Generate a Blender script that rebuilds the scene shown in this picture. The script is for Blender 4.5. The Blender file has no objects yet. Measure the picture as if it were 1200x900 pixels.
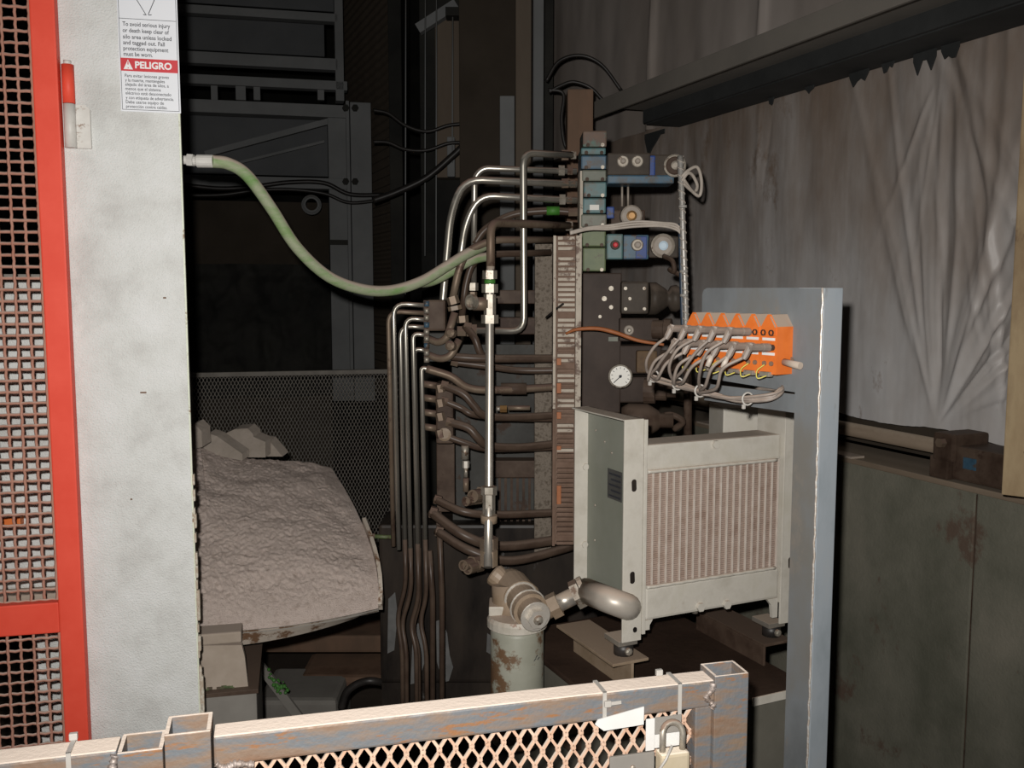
import bpy, bmesh, math, random
from mathutils import Vector, Matrix, noise
random.seed(7)
sc = bpy.context.scene
# ------------------------------------------------------------------ camera, world, flash, exposure
FPX = 1100.0; CAMH = 1.70; PITCH = math.atan(110.0 / FPX)
cam_d = bpy.data.cameras.new('camera'); cam = bpy.data.objects.new('camera', cam_d)
sc.collection.objects.link(cam)
cam_d.sensor_width = 36.0; cam_d.lens = FPX / 1200.0 * 36.0; cam_d.clip_start = 0.05; cam_d.clip_end = 60
cam.location = (0, 0, CAMH); cam.rotation_euler = (math.pi / 2 - PITCH, 0, 0)
sc.camera = cam
w = bpy.data.worlds.new('world'); sc.world = w; w.use_nodes = True
w.node_tree.nodes['Background'].inputs[0].default_value = (0.75, 0.85, 1.0, 1)
w.node_tree.nodes['Background'].inputs[1].default_value = 0.006
fl_d = bpy.data.lights.new('camera_flash', 'SPOT'); fl_d.energy = 165.0; fl_d.spot_size = math.radians(112); fl_d.spot_blend = 1.0; fl_d.shadow_soft_size = 0.012
fl_d.color = (1.0, 0.965, 0.92)
fl = bpy.data.objects.new('camera_flash', fl_d); fl.location = (-0.034, 0.0, CAMH + 0.055); fl.rotation_euler = (math.pi / 2 - PITCH + math.radians(1), 0, math.radians(3)); sc.collection.objects.link(fl)
sc.view_settings.view_transform = 'Standard'; sc.view_settings.look = 'None'
sc.view_settings.gamma = 1.0; sc.view_settings.use_curve_mapping = False; sc.view_settings.exposure = 0.0

# ------------------------------------------------------------------ geometry helpers
COL = sc.collection
cp, sp = math.cos(PITCH), math.sin(PITCH)
def ray(u, v):
    x = (u - 600.0) / FPX; y = (450.0 - v) / FPX
    return Vector((x, cp + y * sp, -sp + y * cp))
def P(u, v, d):                       # the place seen at (u, v) of the 1200x900 frame, d metres ahead
    r = ray(u, v); return r * (d / r.y) + Vector((0, 0, CAMH))
def S(px, d): return px * d / FPX
def frame(x, y, z, yaw): return Matrix.Translation((x, y, z)) @ Matrix.Rotation(math.radians(yaw), 4, 'Z')
def hit(F, u, v, y=0.0):              # local (x, z) where the sight line meets the plane local y = const of frame F
    Fi = F.inverted(); o = Fi @ Vector((0, 0, CAMH)); d = Fi.to_3x3() @ ray(u, v)
    t = (y - o.y) / d.y; p = o + d * t
    return p.x, p.z
I4 = Matrix.Identity(4)
ROOT = {}
def fillet(pts, r, n=5):
    pts = [Vector(p) for p in pts]; out = [pts[0]]
    for i in range(1, len(pts) - 1):
        a, b, c = pts[i - 1], pts[i], pts[i + 1]
        d1 = (a - b); d2 = (c - b); l1, l2 = d1.length, d2.length
        if l1 < 1e-6 or l2 < 1e-6: continue
        d1 /= l1; d2 /= l2
        k = min(r, l1 * .48, l2 * .48)
        p, q = b + d1 * k, b + d2 * k
        for j in range(n + 1):
            t = j / n; out.append(p * (1 - t) ** 2 + b * 2 * t * (1 - t) + q * t * t)
    out.append(pts[-1]); return out
def spline(pts, n=8):
    pts = [Vector(p) for p in pts]; q = [pts[0] * 2 - pts[1]] + pts + [pts[-1] * 2 - pts[-2]]; out = []
    for i in range(1, len(q) - 2):
        a, b, c, d = q[i - 1], q[i], q[i + 1], q[i + 2]
        for j in range(n):
            t = j / n
            out.append(.5 * ((2 * b) + (c - a) * t + (2 * a - 5 * b + 4 * c - d) * t * t + (3 * b - a - 3 * c + d) * t ** 3))
    out.append(pts[-1]); return out
class B:
    """collects shapes in world coordinates (or in frame F) and links them as ONE mesh object"""
    def __init__(s, F=None): s.v = []; s.f = []; s.sm = []; s.F = F or I4
    def _add(s, vs, fs, smooth, F=None):
        F = F or s.F; o = len(s.v); s.v += [F @ Vector(p) for p in vs]
        s.f += [tuple(i + o for i in f) for f in fs]
        s.sm += ([smooth] * len(fs) if isinstance(smooth, bool) else smooth)
        return s
    def box(s, a, b, bev=0.0, F=None):
        x0, y0, z0 = [min(p, q) for p, q in zip(a, b)]; x1, y1, z1 = [max(p, q) for p, q in zip(a, b)]
        if bev <= 0:
            vs = [(x, y, z) for z in (z0, z1) for y in (y0, y1) for x in (x0, x1)]
            return s._add(vs, [(0, 2, 3, 1), (4, 5, 7, 6), (0, 1, 5, 4), (2, 6, 7, 3), (0, 4, 6, 2), (1, 3, 7, 5)], False, F)
        bev = min(bev, (x1 - x0) * .45, (y1 - y0) * .45, (z1 - z0) * .45)
        bm = bmesh.new(); bmesh.ops.create_cube(bm, size=1)
        for q in bm.verts: q.co = Vector(((x0 + x1) / 2 + q.co.x * (x1 - x0), (y0 + y1) / 2 + q.co.y * (y1 - y0), (z0 + z1) / 2 + q.co.z * (z1 - z0)))
        bmesh.ops.bevel(bm, geom=bm.edges[:], offset=bev, segments=2, affect='EDGES', profile=.6)
        bm.verts.index_update()
        vs = [q.co.copy() for q in bm.verts]; fs = [tuple(q.index for q in f.verts) for f in bm.faces]; bm.free()
        return s._add(vs, fs, False, F)
    def tube(s, path, r, n=10, caps=True, F=None, rf=None, closed=False):
        path = [Vector(p) for p in path]; m = len(path); vs = []; fs = []
        t0 = (path[1] - path[0]).normalized(); ref = Vector((0, 0, 1)) if abs(t0.z) < .9 else Vector((0, 1, 0))
        nx = t0.cross(ref).normalized()
        for i, p in enumerate(path):
            t = (path[min(i + 1, m - 1)] - path[max(i - 1, 0)])
            if closed: t = path[(i + 1) % m] - path[(i - 1) % m]
            if t.length < 1e-9: t = t0
            t.normalize(); nx = (nx - t * nx.dot(t)); nx.normalize(); ny = t.cross(nx)
            rr = r if rf is None else rf(i / (m - 1)) * r
            for k in range(n):
                a = 2 * math.pi * k / n; vs.append(p + nx * math.cos(a) * rr + ny * math.sin(a) * rr)
        for i in range(m if closed else m - 1):
            for k in range(n):
                i2 = (i + 1) % m
                fs.append((i * n + k, i * n + (k + 1) % n, i2 * n + (k + 1) % n, i2 * n + k))
        sm = [True] * len(fs)
        if caps and not closed:
            fs += [tuple(range(n - 1, -1, -1)), tuple((m - 1) * n + k for k in range(n))]; sm += [False, False]
        return s._add(vs, fs, sm, F)
    def cyl(s, a, b, r, n=16, F=None, r2=None, smooth=True):
        a, b = Vector(a), Vector(b); r2 = r if r2 is None else r2
        return s.tube([a, b], 1.0, n, True, F, rf=lambda t: r + (r2 - r) * t) if smooth else s._flatcyl(a, b, r, r2, n, F)
    def _flatcyl(s, a, b, r, r2, n, F):
        k = len(s.sm); s.tube([a, b], 1.0, n, True, F, rf=lambda t: r + (r2 - r) * t); s.sm[k:] = [False] * (len(s.sm) - k); return s
    def hexn(s, a, b, r, F=None): return s._flatcyl(Vector(a), Vector(b), r, r, 6, F)
    def lathe(s, a, axis, prof, n=20, F=None, sharp=True):      # prof: (radius, distance along axis)
        a = Vector(a); ax = Vector(axis).normalized(); ref = Vector((0, 0, 1)) if abs(ax.z) < .9 else Vector((1, 0, 0))
        nx = ax.cross(ref).normalized(); ny = ax.cross(nx); vs = []; fs = []
        for r, h in prof:
            for k in range(n):
                t = 2 * math.pi * k / n; vs.append(a + ax * h + (nx * math.cos(t) + ny * math.sin(t)) * max(r, 1e-5))
        for i in range(len(prof) - 1):
            for k in range(n): fs.append((i * n + k, i * n + (k + 1) % n, (i + 1) * n + (k + 1) % n, (i + 1) * n + k))
        sm = [not sharp] * len(fs); fs += [tuple(range(n - 1, -1, -1)), tuple((len(prof) - 1) * n + k for k in range(n))]
        return s._add(vs, fs, sm + [False, False], F)
    def prism(s, poly, y0, y1, F=None):                          # polygon in local (x, z), extruded along local y
        n = len(poly); vs = [(x, y0, z) for x, z in poly] + [(x, y1, z) for x, z in poly]
        fs = [tuple(range(n)), tuple(range(2 * n - 1, n - 1, -1))] + [(i, i + n, (i + 1) % n + n, (i + 1) % n) for i in range(n)]
        return s._add(vs, fs, False, F)
    def grid(s, pts, nu, nv, smooth=True, F=None):
        fs = [(j * nu + i, j * nu + i + 1, (j + 1) * nu + i + 1, (j + 1) * nu + i) for j in range(nv - 1) for i in range(nu - 1)]
        return s._add(pts, fs, smooth, F)
    def bar(s, a, b, w, t, F=None, up=(0, 0, 1)):                # rectangular bar between two points, w across (in up-ish), t the other way
        a, b = Vector(a), Vector(b); d = (b - a).normalized(); u = Vector(up); u = (u - d * u.dot(d)).normalized(); q = d.cross(u)
        vs = []
        for p in (a, b):
            for i, j in ((-1, -1), (1, -1), (1, 1), (-1, 1)): vs.append(p + u * (w / 2 * i) + q * (t / 2 * j))
        return s._add(vs, [(0, 1, 2, 3), (7, 6, 5, 4), (0, 4, 5, 1), (1, 5, 6, 2), (2, 6, 7, 3), (3, 7, 4, 0)], False, F)
    def mesh(s, name, M=None):
        me = bpy.data.meshes.new(name); vs = s.v if M is None else [M @ p for p in s.v]
        me.from_pydata([tuple(p) for p in vs], [], s.f); me.polygons.foreach_set('use_smooth', s.sm)
        bm = bmesh.new(); bm.from_mesh(me); bmesh.ops.recalc_face_normals(bm, faces=bm.faces[:]); bm.to_mesh(me); bm.free()
        me.update(); return me
    def part(s, name, m, parent, label=None, kind=None):
        root = ROOT[parent.name]; me = s.mesh(name, root.inverted()); me.materials.append(m)
        o = bpy.data.objects.new(name, me); COL.objects.link(o); o.parent = parent; ROOT[o.name] = root
        if label: o['label'] = label
        if kind: o['kind'] = kind
        return o
    def thing(s, name, m, label, cat, base=None, group=None, kind=None):
        if base is None:
            n = len(s.v); c = sum(s.v, Vector()) / n; base = Vector((c.x, c.y, min(p.z for p in s.v)))
        M = base if isinstance(base, Matrix) else Matrix.Translation(base)
        me = s.mesh(name, M.inverted()); me.materials.append(m)
        o = bpy.data.objects.new(name, me); COL.objects.link(o); o.matrix_world = M; ROOT[o.name] = M.copy()
        tag(o, label, cat, group, kind); return o
def tag(o, label=None, cat=None, group=None, kind=None):
    if label: o['label'] = label
    if cat: o['category'] = cat
    if group: o['group'] = group
    if kind: o['kind'] = kind
    return o
def empty(name, label, cat, M, group=None):
    M = M if isinstance(M, Matrix) else Matrix.Translation(M)
    o = bpy.data.objects.new(name, None); o.empty_display_size = .05; COL.objects.link(o); o.matrix_world = M; ROOT[o.name] = M.copy()
    return tag(o, label, cat, group)
def struct(name, b, m, label=None):
    return b.thing(name, m, label, None, kind='structure')
def inst(me, name, parent, M):                                   # a piece that shares its mesh; M in world
    o = bpy.data.objects.new(name, me); COL.objects.link(o); o.parent = parent
    o.matrix_local = ROOT[parent.name].inverted() @ M; ROOT[o.name] = M.copy(); return o

# ------------------------------------------------------------------ materials
MAT = {}
def mat(name, cols, scale=8.0, stretch=(1, 1, 1), rough=.6, metal=0.0, bump=0.0, bscale=60.0, dust=None, dmin=.55, rust=None, rth=.62, rscale=9.0, spec=.5, detail=6.0, emit=None):
    """cols: colours along a noise ramp; dust: colour lying on upward faces; rust: colour in noise patches"""
    m = bpy.data.materials.new(name); m.use_nodes = True; nt = m.node_tree; N = nt.nodes; L = nt.links
    bs = N['Principled BSDF']; geo = N.new('ShaderNodeNewGeometry'); mp = N.new('ShaderNodeMapping')
    mp.inputs['Scale'].default_value = stretch; L.new(geo.outputs['Position'], mp.inputs['Vector'])
    nz = N.new('ShaderNodeTexNoise'); nz.inputs['Scale'].default_value = scale; nz.inputs['Detail'].default_value = detail; nz.inputs['Roughness'].default_value = .62
    L.new(mp.outputs[0], nz.inputs['Vector'])
    cr = N.new('ShaderNodeValToRGB'); e = cr.color_ramp.elements; n = len(cols)
    for i, c in enumerate(cols):
        pos = .5 if n == 1 else .33 + .34 * i / (n - 1)
        el = e[i] if i < 2 else e.new(pos)
        el.position = pos; el.color = (*c, 1)
    if n == 1: e[1].color = (*cols[0], 1)
    L.new(nz.outputs['Fac'], cr.inputs[0]); out = cr.outputs[0]; rsock = None
    def mix(fac, a, b):
        x = N.new('ShaderNodeMix'); x.data_type = 'RGBA'; L.new(fac, x.inputs[0]); L.new(a, x.inputs[6]); x.inputs[7].default_value = (*b, 1); return x.outputs[2]
    fr = None
    if rust:
        n2 = N.new('ShaderNodeTexNoise'); n2.inputs['Scale'].default_value = rscale; n2.inputs['Detail'].default_value = 9; n2.inputs['Roughness'].default_value = .7
        L.new(mp.outputs[0], n2.inputs['Vector']); r2 = N.new('ShaderNodeValToRGB')
        r2.color_ramp.elements[0].position = rth - .03; r2.color_ramp.elements[1].position = rth + .03
        L.new(n2.outputs['Fac'], r2.inputs[0]); fr = r2.outputs[0]; out = mix(fr, out, rust)
    if dust:
        sx = N.new('ShaderNodeSeparateXYZ'); L.new(geo.outputs['Normal'], sx.inputs[0]); n3 = N.new('ShaderNodeTexNoise')
        n3.inputs['Scale'].default_value = 40; n3.inputs['Detail'].default_value = 5; L.new(geo.outputs['Position'], n3.inputs['Vector'])
        ad = N.new('ShaderNodeMath'); ad.operation = 'MULTIPLY_ADD'; L.new(n3.outputs['Fac'], ad.inputs[0]); ad.inputs[1].default_value = .5; L.new(sx.outputs['Z'], ad.inputs[2])
        mr = N.new('ShaderNodeMapRange'); mr.inputs[1].default_value = dmin + .1; mr.inputs[2].default_value = dmin + .45; L.new(ad.outputs[0], mr.inputs[0])
        out = mix(mr.outputs[0], out, dust)
        if metal > 0:
            q = N.new('ShaderNodeMath'); q.operation = 'MULTIPLY_ADD'; L.new(mr.outputs[0], q.inputs[0]); q.inputs[1].default_value = -metal; q.inputs[2].default_value = metal; L.new(q.outputs[0], bs.inputs['Metallic'])
            q2 = N.new('ShaderNodeMath'); q2.operation = 'MULTIPLY_ADD'; L.new(mr.outputs[0], q2.inputs[0]); q2.inputs[1].default_value = .9 - rough; q2.inputs[2].default_value = rough; L.new(q2.outputs[0], bs.inputs['Roughness'])
    L.new(out, bs.inputs['Base Color'])
    if not bs.inputs['Metallic'].is_linked: bs.inputs['Metallic'].default_value = metal
    if not bs.inputs['Roughness'].is_linked: bs.inputs['Roughness'].default_value = rough
    bs.inputs['Specular IOR Level'].default_value = spec
    if bump > 0:
        nb = N.new('ShaderNodeTexNoise'); nb.inputs['Scale'].default_value = bscale; nb.inputs['Detail'].default_value = 4; L.new(geo.outputs['Position'], nb.inputs['Vector'])
        bp = N.new('ShaderNodeBump'); bp.inputs['Strength'].default_value = bump; bp.inputs['Distance'].default_value = .004; L.new(nb.outputs['Fac'], bp.inputs['Height']); L.new(bp.outputs[0], bs.inputs['Normal'])
    MAT[name] = m; return m
DUST = (.42, .33, .27)
mat('white_paint', [(.56, .56, .54), (.66, .67, .65), (.72, .73, .72)], 9, bump=.7, bscale=300, rough=.75, spec=.25, rust=(.42, .40, .36), rth=.70, rscale=7)
mat('white_edge', [(.70, .74, .62), (.6, .62, .5)], 30, rough=.6, rust=(.25, .16, .1), rth=.6, rscale=25)
mat('chipped', [(.62, .60, .52), (.40, .32, .24), (.60, .58, .5)], 45, rough=.8, bump=.4, bscale=120)
mat('red_paint', [(.74, .068, .036), (.80, .09, .052)], 12, rough=.55, spec=.3, rust=(.62, .20, .15), rth=.72, rscale=14)
mat('mesh_wire', [(.36, .16, .11), (.44, .23, .17)], 30, rough=.8, dust=(.48, .36, .3), dmin=.5)
mat('sign_white', [(.74, .76, .80), (.78, .80, .84)], 3, rough=.5)
mat('sign_red', [(.55, .02, .03), (.60, .035, .045)], 20, rough=.5)
mat('ink', [(.02, .022, .03)], 3, rough=.7)
mat('sign_lettering_white', [(.82, .82, .82)], 3, rough=.6)
mat('hinge_metal', [(.58, .56, .52), (.68, .66, .62)], 40, rough=.5, rust=(.24, .14, .09), rth=.62, rscale=22)
mat('rail_steel', [(.19, .112, .07), (.21, .15, .11), (.135, .15, .165), (.215, .155, .11)], 13, (.6, .6, 2.6), rough=.6, metal=.15, dust=(.80, .68, .58), dmin=.45, rust=(.26, .125, .055), rth=.61, rscale=20, bump=.2, bscale=150)
mat('weld', [(.22, .17, .14), (.32, .28, .26)], 60, rough=.5, metal=.3, bump=.6, bscale=140)
mat('expanded', [(.50, .30, .20), (.62, .44, .33)], 50, rough=.7, dust=(.72, .60, .5), dmin=.2)
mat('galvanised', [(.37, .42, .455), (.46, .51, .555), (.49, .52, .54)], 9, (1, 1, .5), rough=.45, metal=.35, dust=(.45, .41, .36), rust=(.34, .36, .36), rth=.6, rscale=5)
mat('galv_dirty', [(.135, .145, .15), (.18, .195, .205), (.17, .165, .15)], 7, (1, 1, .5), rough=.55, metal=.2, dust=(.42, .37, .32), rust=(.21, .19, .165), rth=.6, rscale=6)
mat('elbow_silver', [(.44, .39, .33), (.54, .5, .44)], 14, rough=.42, metal=.3, dust=(.46, .37, .3), dmin=.55)
mat('galv_edge', [(.62, .62, .60), (.5, .42, .35), (.7, .7, .68)], 90, rough=.4, metal=.4)
mat('cooler_paint', [(.46, .43, .37), (.54, .51, .45), (.5, .47, .4)], 14, rough=.6, bump=.12, bscale=90, dust=(.55, .46, .38), dmin=.6, rust=(.40, .33, .27), rth=.68, rscale=10)
mat('cooler_side', [(.20, .21, .17), (.25, .26, .22)], 6, rough=.5, dust=DUST)
mat('fin_dust', [(.27, .19, .15), (.35, .27, .225), (.29, .21, .165)], 25, rough=.9, bump=.3)
mat('fin_bar', [(.52, .45, .39), (.62, .56, .5)], 40, rough=.7)
mat('silver', [(.52, .47, .40), (.62, .58, .52)], 20, rough=.35, metal=.75, dust=(.40, .32, .25), dmin=.5)
mat('silver_pipe', [(.44, .41, .35), (.56, .53, .47)], 20, (1, 1, .4), rough=.34, metal=.8, dust=(.20, .13, .10), dmin=.42, rust=(.2, .14, .1), rth=.66, rscale=12)
mat('old_pipe', [(.17, .12, .085), (.24, .185, .135)], 18, (1, 1, .5), rough=.5, metal=.35, spec=.3, dust=(.14, .09, .07), dmin=.35, rust=(.1, .06, .045), rth=.58, rscale=14)
mat('grimy', [(.045, .028, .020), (.078, .052, .038), (.11, .078, .058)], 12, rough=.55, rust=(.05, .03, .022), rth=.6, dust=(.12, .085, .065), dmin=.5, spec=.15)
mat('grimy_pipe', [(.058, .037, .027), (.095, .065, .047)], 15, rough=.38, dust=(.14, .10, .078), dmin=.45, spec=.3)
mat('oil_black', [(.012, .010, .009), (.030, .024, .02), (.045, .035, .028)], 7, (1, 1, .35), rough=.4, rust=(.15, .145, .14), rth=.655, rscale=8, spec=.15)
mat('bare_grey', [(.10, .10, .098), (.15, .148, .145)], 18, rough=.7)
mat('tank_top', [(.030, .018, .013), (.055, .034, .024)], 5, rough=.6, bump=.3, bscale=60, spec=.15)
mat('tank_front', [(.11, .105, .085), (.16, .15, .125)], 6, rough=.6, spec=.15)
mat('nut', [(.30, .27, .22), (.46, .42, .36)], 50, rough=.48, metal=.6, rust=(.14, .09, .06), rth=.6, rscale=40, dust=(.22, .15, .11), dmin=.55)
mat('old_brass', [(.15, .095, .05), (.10, .065, .04)], 40, rough=.6, spec=.2)
mat('brass', [(.40, .23, .09), (.30, .17, .07)], 40, rough=.4, metal=.6)
mat('teal_paint', [(.05, .12, .125), (.075, .16, .165), (.10, .10, .08)], 22, rough=.45, rust=(.11, .07, .05), rth=.6)
mat('blue_paint', [(.035, .08, .125), (.05, .11, .165), (.065, .07, .07)], 20, rough=.45, rust=(.085, .06, .045), rth=.56, rscale=26)
mat('bright_blue', [(.018, .05, .20), (.03, .07, .26)], 20, rough=.5, rust=(.06, .05, .05), rth=.58, rscale=30)
mat('grey_green', [(.12, .135, .105), (.18, .18, .14)], 25, rough=.5, rust=(.12, .085, .06), rth=.56)
mat('moss_green', [(.085, .12, .05), (.13, .16, .07)], 30, rough=.5, rust=(.08, .06, .04), rth=.58)
mat('rusty_teal', [(.15, .09, .06), (.12, .08, .06), (.06, .2, .17)], 20, rough=.6)
mat('manifold_dark', [(.040, .027, .021), (.062, .043, .034)], 14, rough=.5, dust=(.10, .075, .06), spec=.15)
mat('valve_body', [(.045, .036, .029), (.075, .060, .047)], 18, rough=.5, dust=(.13, .10, .08), spec=.15)
mat('steel_disc', [(.30, .26, .21), (.42, .38, .32)], 60, rough=.5, metal=.35, rust=(.14, .1, .075), rth=.58, rscale=60)
mat('grey_disc', [(.26, .22, .18), (.34, .29, .24)], 60, rough=.5)
mat('pale_blue', [(.55, .68, .78)], 10, rough=.4)
mat('duct_pale', [(.42, .36, .29), (.52, .46, .38)], 30, rough=.7, rust=(.16, .11, .085), rth=.58, rscale=20)
mat('duct_brown', [(.15, .095, .068), (.21, .14, .105)], 30, rough=.7, spec=.15)
mat('orange_plastic', [(.60, .135, .02), (.68, .17, .03)], 30, rough=.5, dust=(.40, .31, .24), dmin=.28)
mat('cable_grey', [(.17, .14, .12), (.24, .2, .17)], 40, rough=.5, dust=(.30, .235, .19), dmin=.35)
mat('cable_black', [(.016, .014, .013), (.035, .03, .027)], 20, rough=.45)
mat('wire_pale', [(.40, .35, .30), (.5, .44, .38)], 40, rough=.5)
mat('braid', [(.34, .32, .29), (.52, .50, .47)], 260, rough=.4, metal=.4)
mat('cable_blue', [(.03, .05, .08)], 20, rough=.4)
mat('orange_cable', [(.32, .10, .03), (.40, .14, .05)], 30, rough=.6)
mat('earth_wire', [(.55, .48, .10)], 60, rough=.5)
mat('hose_green', [(.17, .30, .10), (.33, .36, .24), (.20, .30, .12)], 9, (1, 1, 3), rough=.6, dust=(.46, .38, .31), dmin=.3)
mat('gauge_face', [(.66, .64, .58)], 10, rough=.4)
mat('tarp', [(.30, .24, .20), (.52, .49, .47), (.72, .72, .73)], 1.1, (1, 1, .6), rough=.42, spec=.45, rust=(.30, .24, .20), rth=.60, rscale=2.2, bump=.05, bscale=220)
mat('tarp_upper', [(.34, .29, .255), (.47, .42, .385)], 1.3, (1, 1, .6), rough=.55, spec=.4)
mat('concrete', [(.12, .12, .088), (.19, .183, .142), (.26, .24, .19)], 3.2, (1, 1, .8), rough=.9, rust=(.13, .09, .065), rth=.62, rscale=4.5, bump=.3, bscale=120, detail=10)
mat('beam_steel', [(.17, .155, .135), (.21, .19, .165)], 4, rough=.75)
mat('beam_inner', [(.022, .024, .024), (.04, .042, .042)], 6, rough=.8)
mat('sill_wood', [(.17, .125, .085), (.26, .20, .145)], 7, (.4, .4, 2), rough=.85, dust=(.30, .24, .18))
mat('plank_wood', [(.30, .21, .115), (.40, .30, .175), (.26, .18, .1)], 9, (1, 1, .35), rough=.8, rust=(.13, .08, .045), rth=.66, rscale=12)
mat('muck', [(.47, .38, .33), (.62, .52, .465), (.55, .455, .405)], 60, rough=1.0, bump=1.0, bscale=420, detail=10, spec=.1)
mat('rock', [(.28, .24, .20), (.36, .31, .265)], 20, rough=.95, bump=.4, bscale=80)
mat('lip_cream', [(.62, .55, .47), (.55, .47, .39)], 20, rough=.7, rust=(.20, .11, .06), rth=.56, rscale=16)
mat('bracket_tan', [(.33, .27, .215), (.40, .335, .275)], 18, rough=.85, dust=(.44, .36, .3))
mat('grey_plate', [(.20, .185, .165), (.25, .235, .21)], 8, rough=.8)
mat('frame_grey', [(.20, .205, .205), (.26, .265, .265)], 3, rough=.8, dust=(.26, .235, .2), dmin=.6)
mat('panel_blue', [(.105, .11, .115), (.145, .15, .155)], 2, rough=.8)
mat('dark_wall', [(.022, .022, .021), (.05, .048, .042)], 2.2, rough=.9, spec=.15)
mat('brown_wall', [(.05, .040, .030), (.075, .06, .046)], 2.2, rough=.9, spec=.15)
mat('rust_post', [(.13, .075, .05), (.20, .125, .085), (.15, .1, .07)], 6, (1, 1, .3), rough=.85, spec=.15)
mat('wood_dark', [(.15, .115, .085), (.20, .16, .12)], 5, (1, 1, .2), rough=.85)
mat('dark_mesh', [(.20, .18, .155), (.28, .255, .22)], 20, rough=.7)
mat('floor_mud', [(.045, .032, .024), (.08, .06, .045)], 4, rough=.8, bump=.5, bscale=30)
mat('green_paint', [(.04, .17, .02), (.07, .24, .035)], 20, rough=.6)
mat('speckle_grey', [(.11, .09, .07), (.22, .185, .15), (.10, .08, .06)], 70, rough=.8, spec=.15)
mat('panel_greyblue', [(.055, .053, .049), (.09, .09, .085)], 9, rough=.7, rust=(.065, .045, .035), rth=.58, spec=.15)
mat('canister', [(.25, .25, .20), (.32, .32, .265)], 10, rough=.5, rust=(.13, .075, .04), rth=.52, rscale=13)
mat('canister_rim', [(.40, .37, .31), (.52, .48, .42)], 30, rough=.55, dust=(.42, .33, .26), rust=(.2, .1, .06), rth=.58, rscale=25)
mat('head_brown', [(.22, .16, .105), (.30, .225, .16)], 25, rough=.5, dust=(.30, .225, .165))
mat('pale_metal', [(.60, .55, .48), (.70, .66, .6)], 30, rough=.35, metal=.5)
mat('white_tag', [(.58, .57, .55), (.66, .65, .63)], 10, rough=.6)
mat('zip_tie', [(.36, .34, .31), (.42, .4, .37)], 10, rough=.4)
mat('lock_brass', [(.62, .52, .36), (.7, .6, .44)], 30, rough=.35, metal=.35, dust=(.78, .68, .55))

# brown mixed into the plastic sheet by noise, stronger towards its top and left
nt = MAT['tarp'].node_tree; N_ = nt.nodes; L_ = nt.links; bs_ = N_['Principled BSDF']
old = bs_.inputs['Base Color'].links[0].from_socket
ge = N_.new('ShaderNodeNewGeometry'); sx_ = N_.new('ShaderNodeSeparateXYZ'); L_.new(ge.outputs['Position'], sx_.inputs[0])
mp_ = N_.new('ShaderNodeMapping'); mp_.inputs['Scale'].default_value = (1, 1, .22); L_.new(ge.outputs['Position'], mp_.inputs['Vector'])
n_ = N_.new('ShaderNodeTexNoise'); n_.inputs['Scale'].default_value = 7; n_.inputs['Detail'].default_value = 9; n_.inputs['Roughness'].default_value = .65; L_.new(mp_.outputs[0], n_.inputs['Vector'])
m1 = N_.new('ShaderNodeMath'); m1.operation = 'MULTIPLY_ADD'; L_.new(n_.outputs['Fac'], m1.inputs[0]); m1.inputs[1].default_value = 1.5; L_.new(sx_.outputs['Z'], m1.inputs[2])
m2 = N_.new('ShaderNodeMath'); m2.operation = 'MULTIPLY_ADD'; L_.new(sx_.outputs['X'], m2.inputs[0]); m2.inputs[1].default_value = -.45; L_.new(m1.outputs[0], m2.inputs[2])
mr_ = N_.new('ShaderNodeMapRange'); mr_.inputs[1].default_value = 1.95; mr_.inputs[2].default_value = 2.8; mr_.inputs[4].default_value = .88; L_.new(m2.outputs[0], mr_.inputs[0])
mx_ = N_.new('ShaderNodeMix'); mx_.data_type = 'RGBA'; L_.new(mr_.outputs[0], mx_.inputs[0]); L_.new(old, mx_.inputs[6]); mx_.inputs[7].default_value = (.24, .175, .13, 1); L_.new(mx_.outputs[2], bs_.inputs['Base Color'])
M_ = MAT
def fbm(x, y, z=0.0, o=4): return noise.fractal(Vector((x, y, z)), 1.0, 2.0, o)
# ================================================================== SETTING
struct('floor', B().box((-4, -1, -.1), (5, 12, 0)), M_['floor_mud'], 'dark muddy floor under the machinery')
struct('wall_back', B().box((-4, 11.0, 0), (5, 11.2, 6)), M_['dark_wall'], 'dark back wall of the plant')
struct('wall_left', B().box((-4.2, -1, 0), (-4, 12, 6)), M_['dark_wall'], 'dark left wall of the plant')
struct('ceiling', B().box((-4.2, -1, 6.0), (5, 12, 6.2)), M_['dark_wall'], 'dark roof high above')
FW = frame(1.2, 2.3, 0, -68)                       # right wall: local x runs towards the camera, local y into the wall
lx = lambda u, v, y=0: hit(FW, u, v, y)
# concrete dwarf wall in cast panels
zl = lx(1172, 584)[1]
xj = lx(1138, 700)[0]
cw = empty('wall_right', None, None, FW); cw['kind'] = 'structure'; cw['label'] = 'stained concrete dwarf wall below the plastic sheeting'
for a, b in ((-3.9, -2.2), (-2.19, xj - 1.45), (xj - 1.444, xj - .003), (xj + .003, 1.4)):
    B(FW).box((a, 0, 0), (b, .2, zl), .004).part('concrete_panel', M_['concrete'], cw)
B(FW).box((-3.9, .004, 0), (1.4, .16, zl - .006)).part('joint_filler', M_['grimy'], cw)
sill = B(FW).box((-3.3, -.012, zl), (1.2, .19, zl + .016), .003).thing('timber_sill', M_['sill_wood'], 'dusty timber sill lying along the top of the concrete wall', 'sill', FW)
B(FW).box((-1.3, -.02, zl + .016), (-.48, .03, zl + .022)).part('loose_strip', M_['bracket_tan'], sill)
# sheet wall behind the plastic
struct('wall_right_upper', B(FW).box((-3.9, .21, zl + .02), (1.4, .26, 6)), M_['brown_wall'], 'boarding behind the plastic sheeting on the right')
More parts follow.
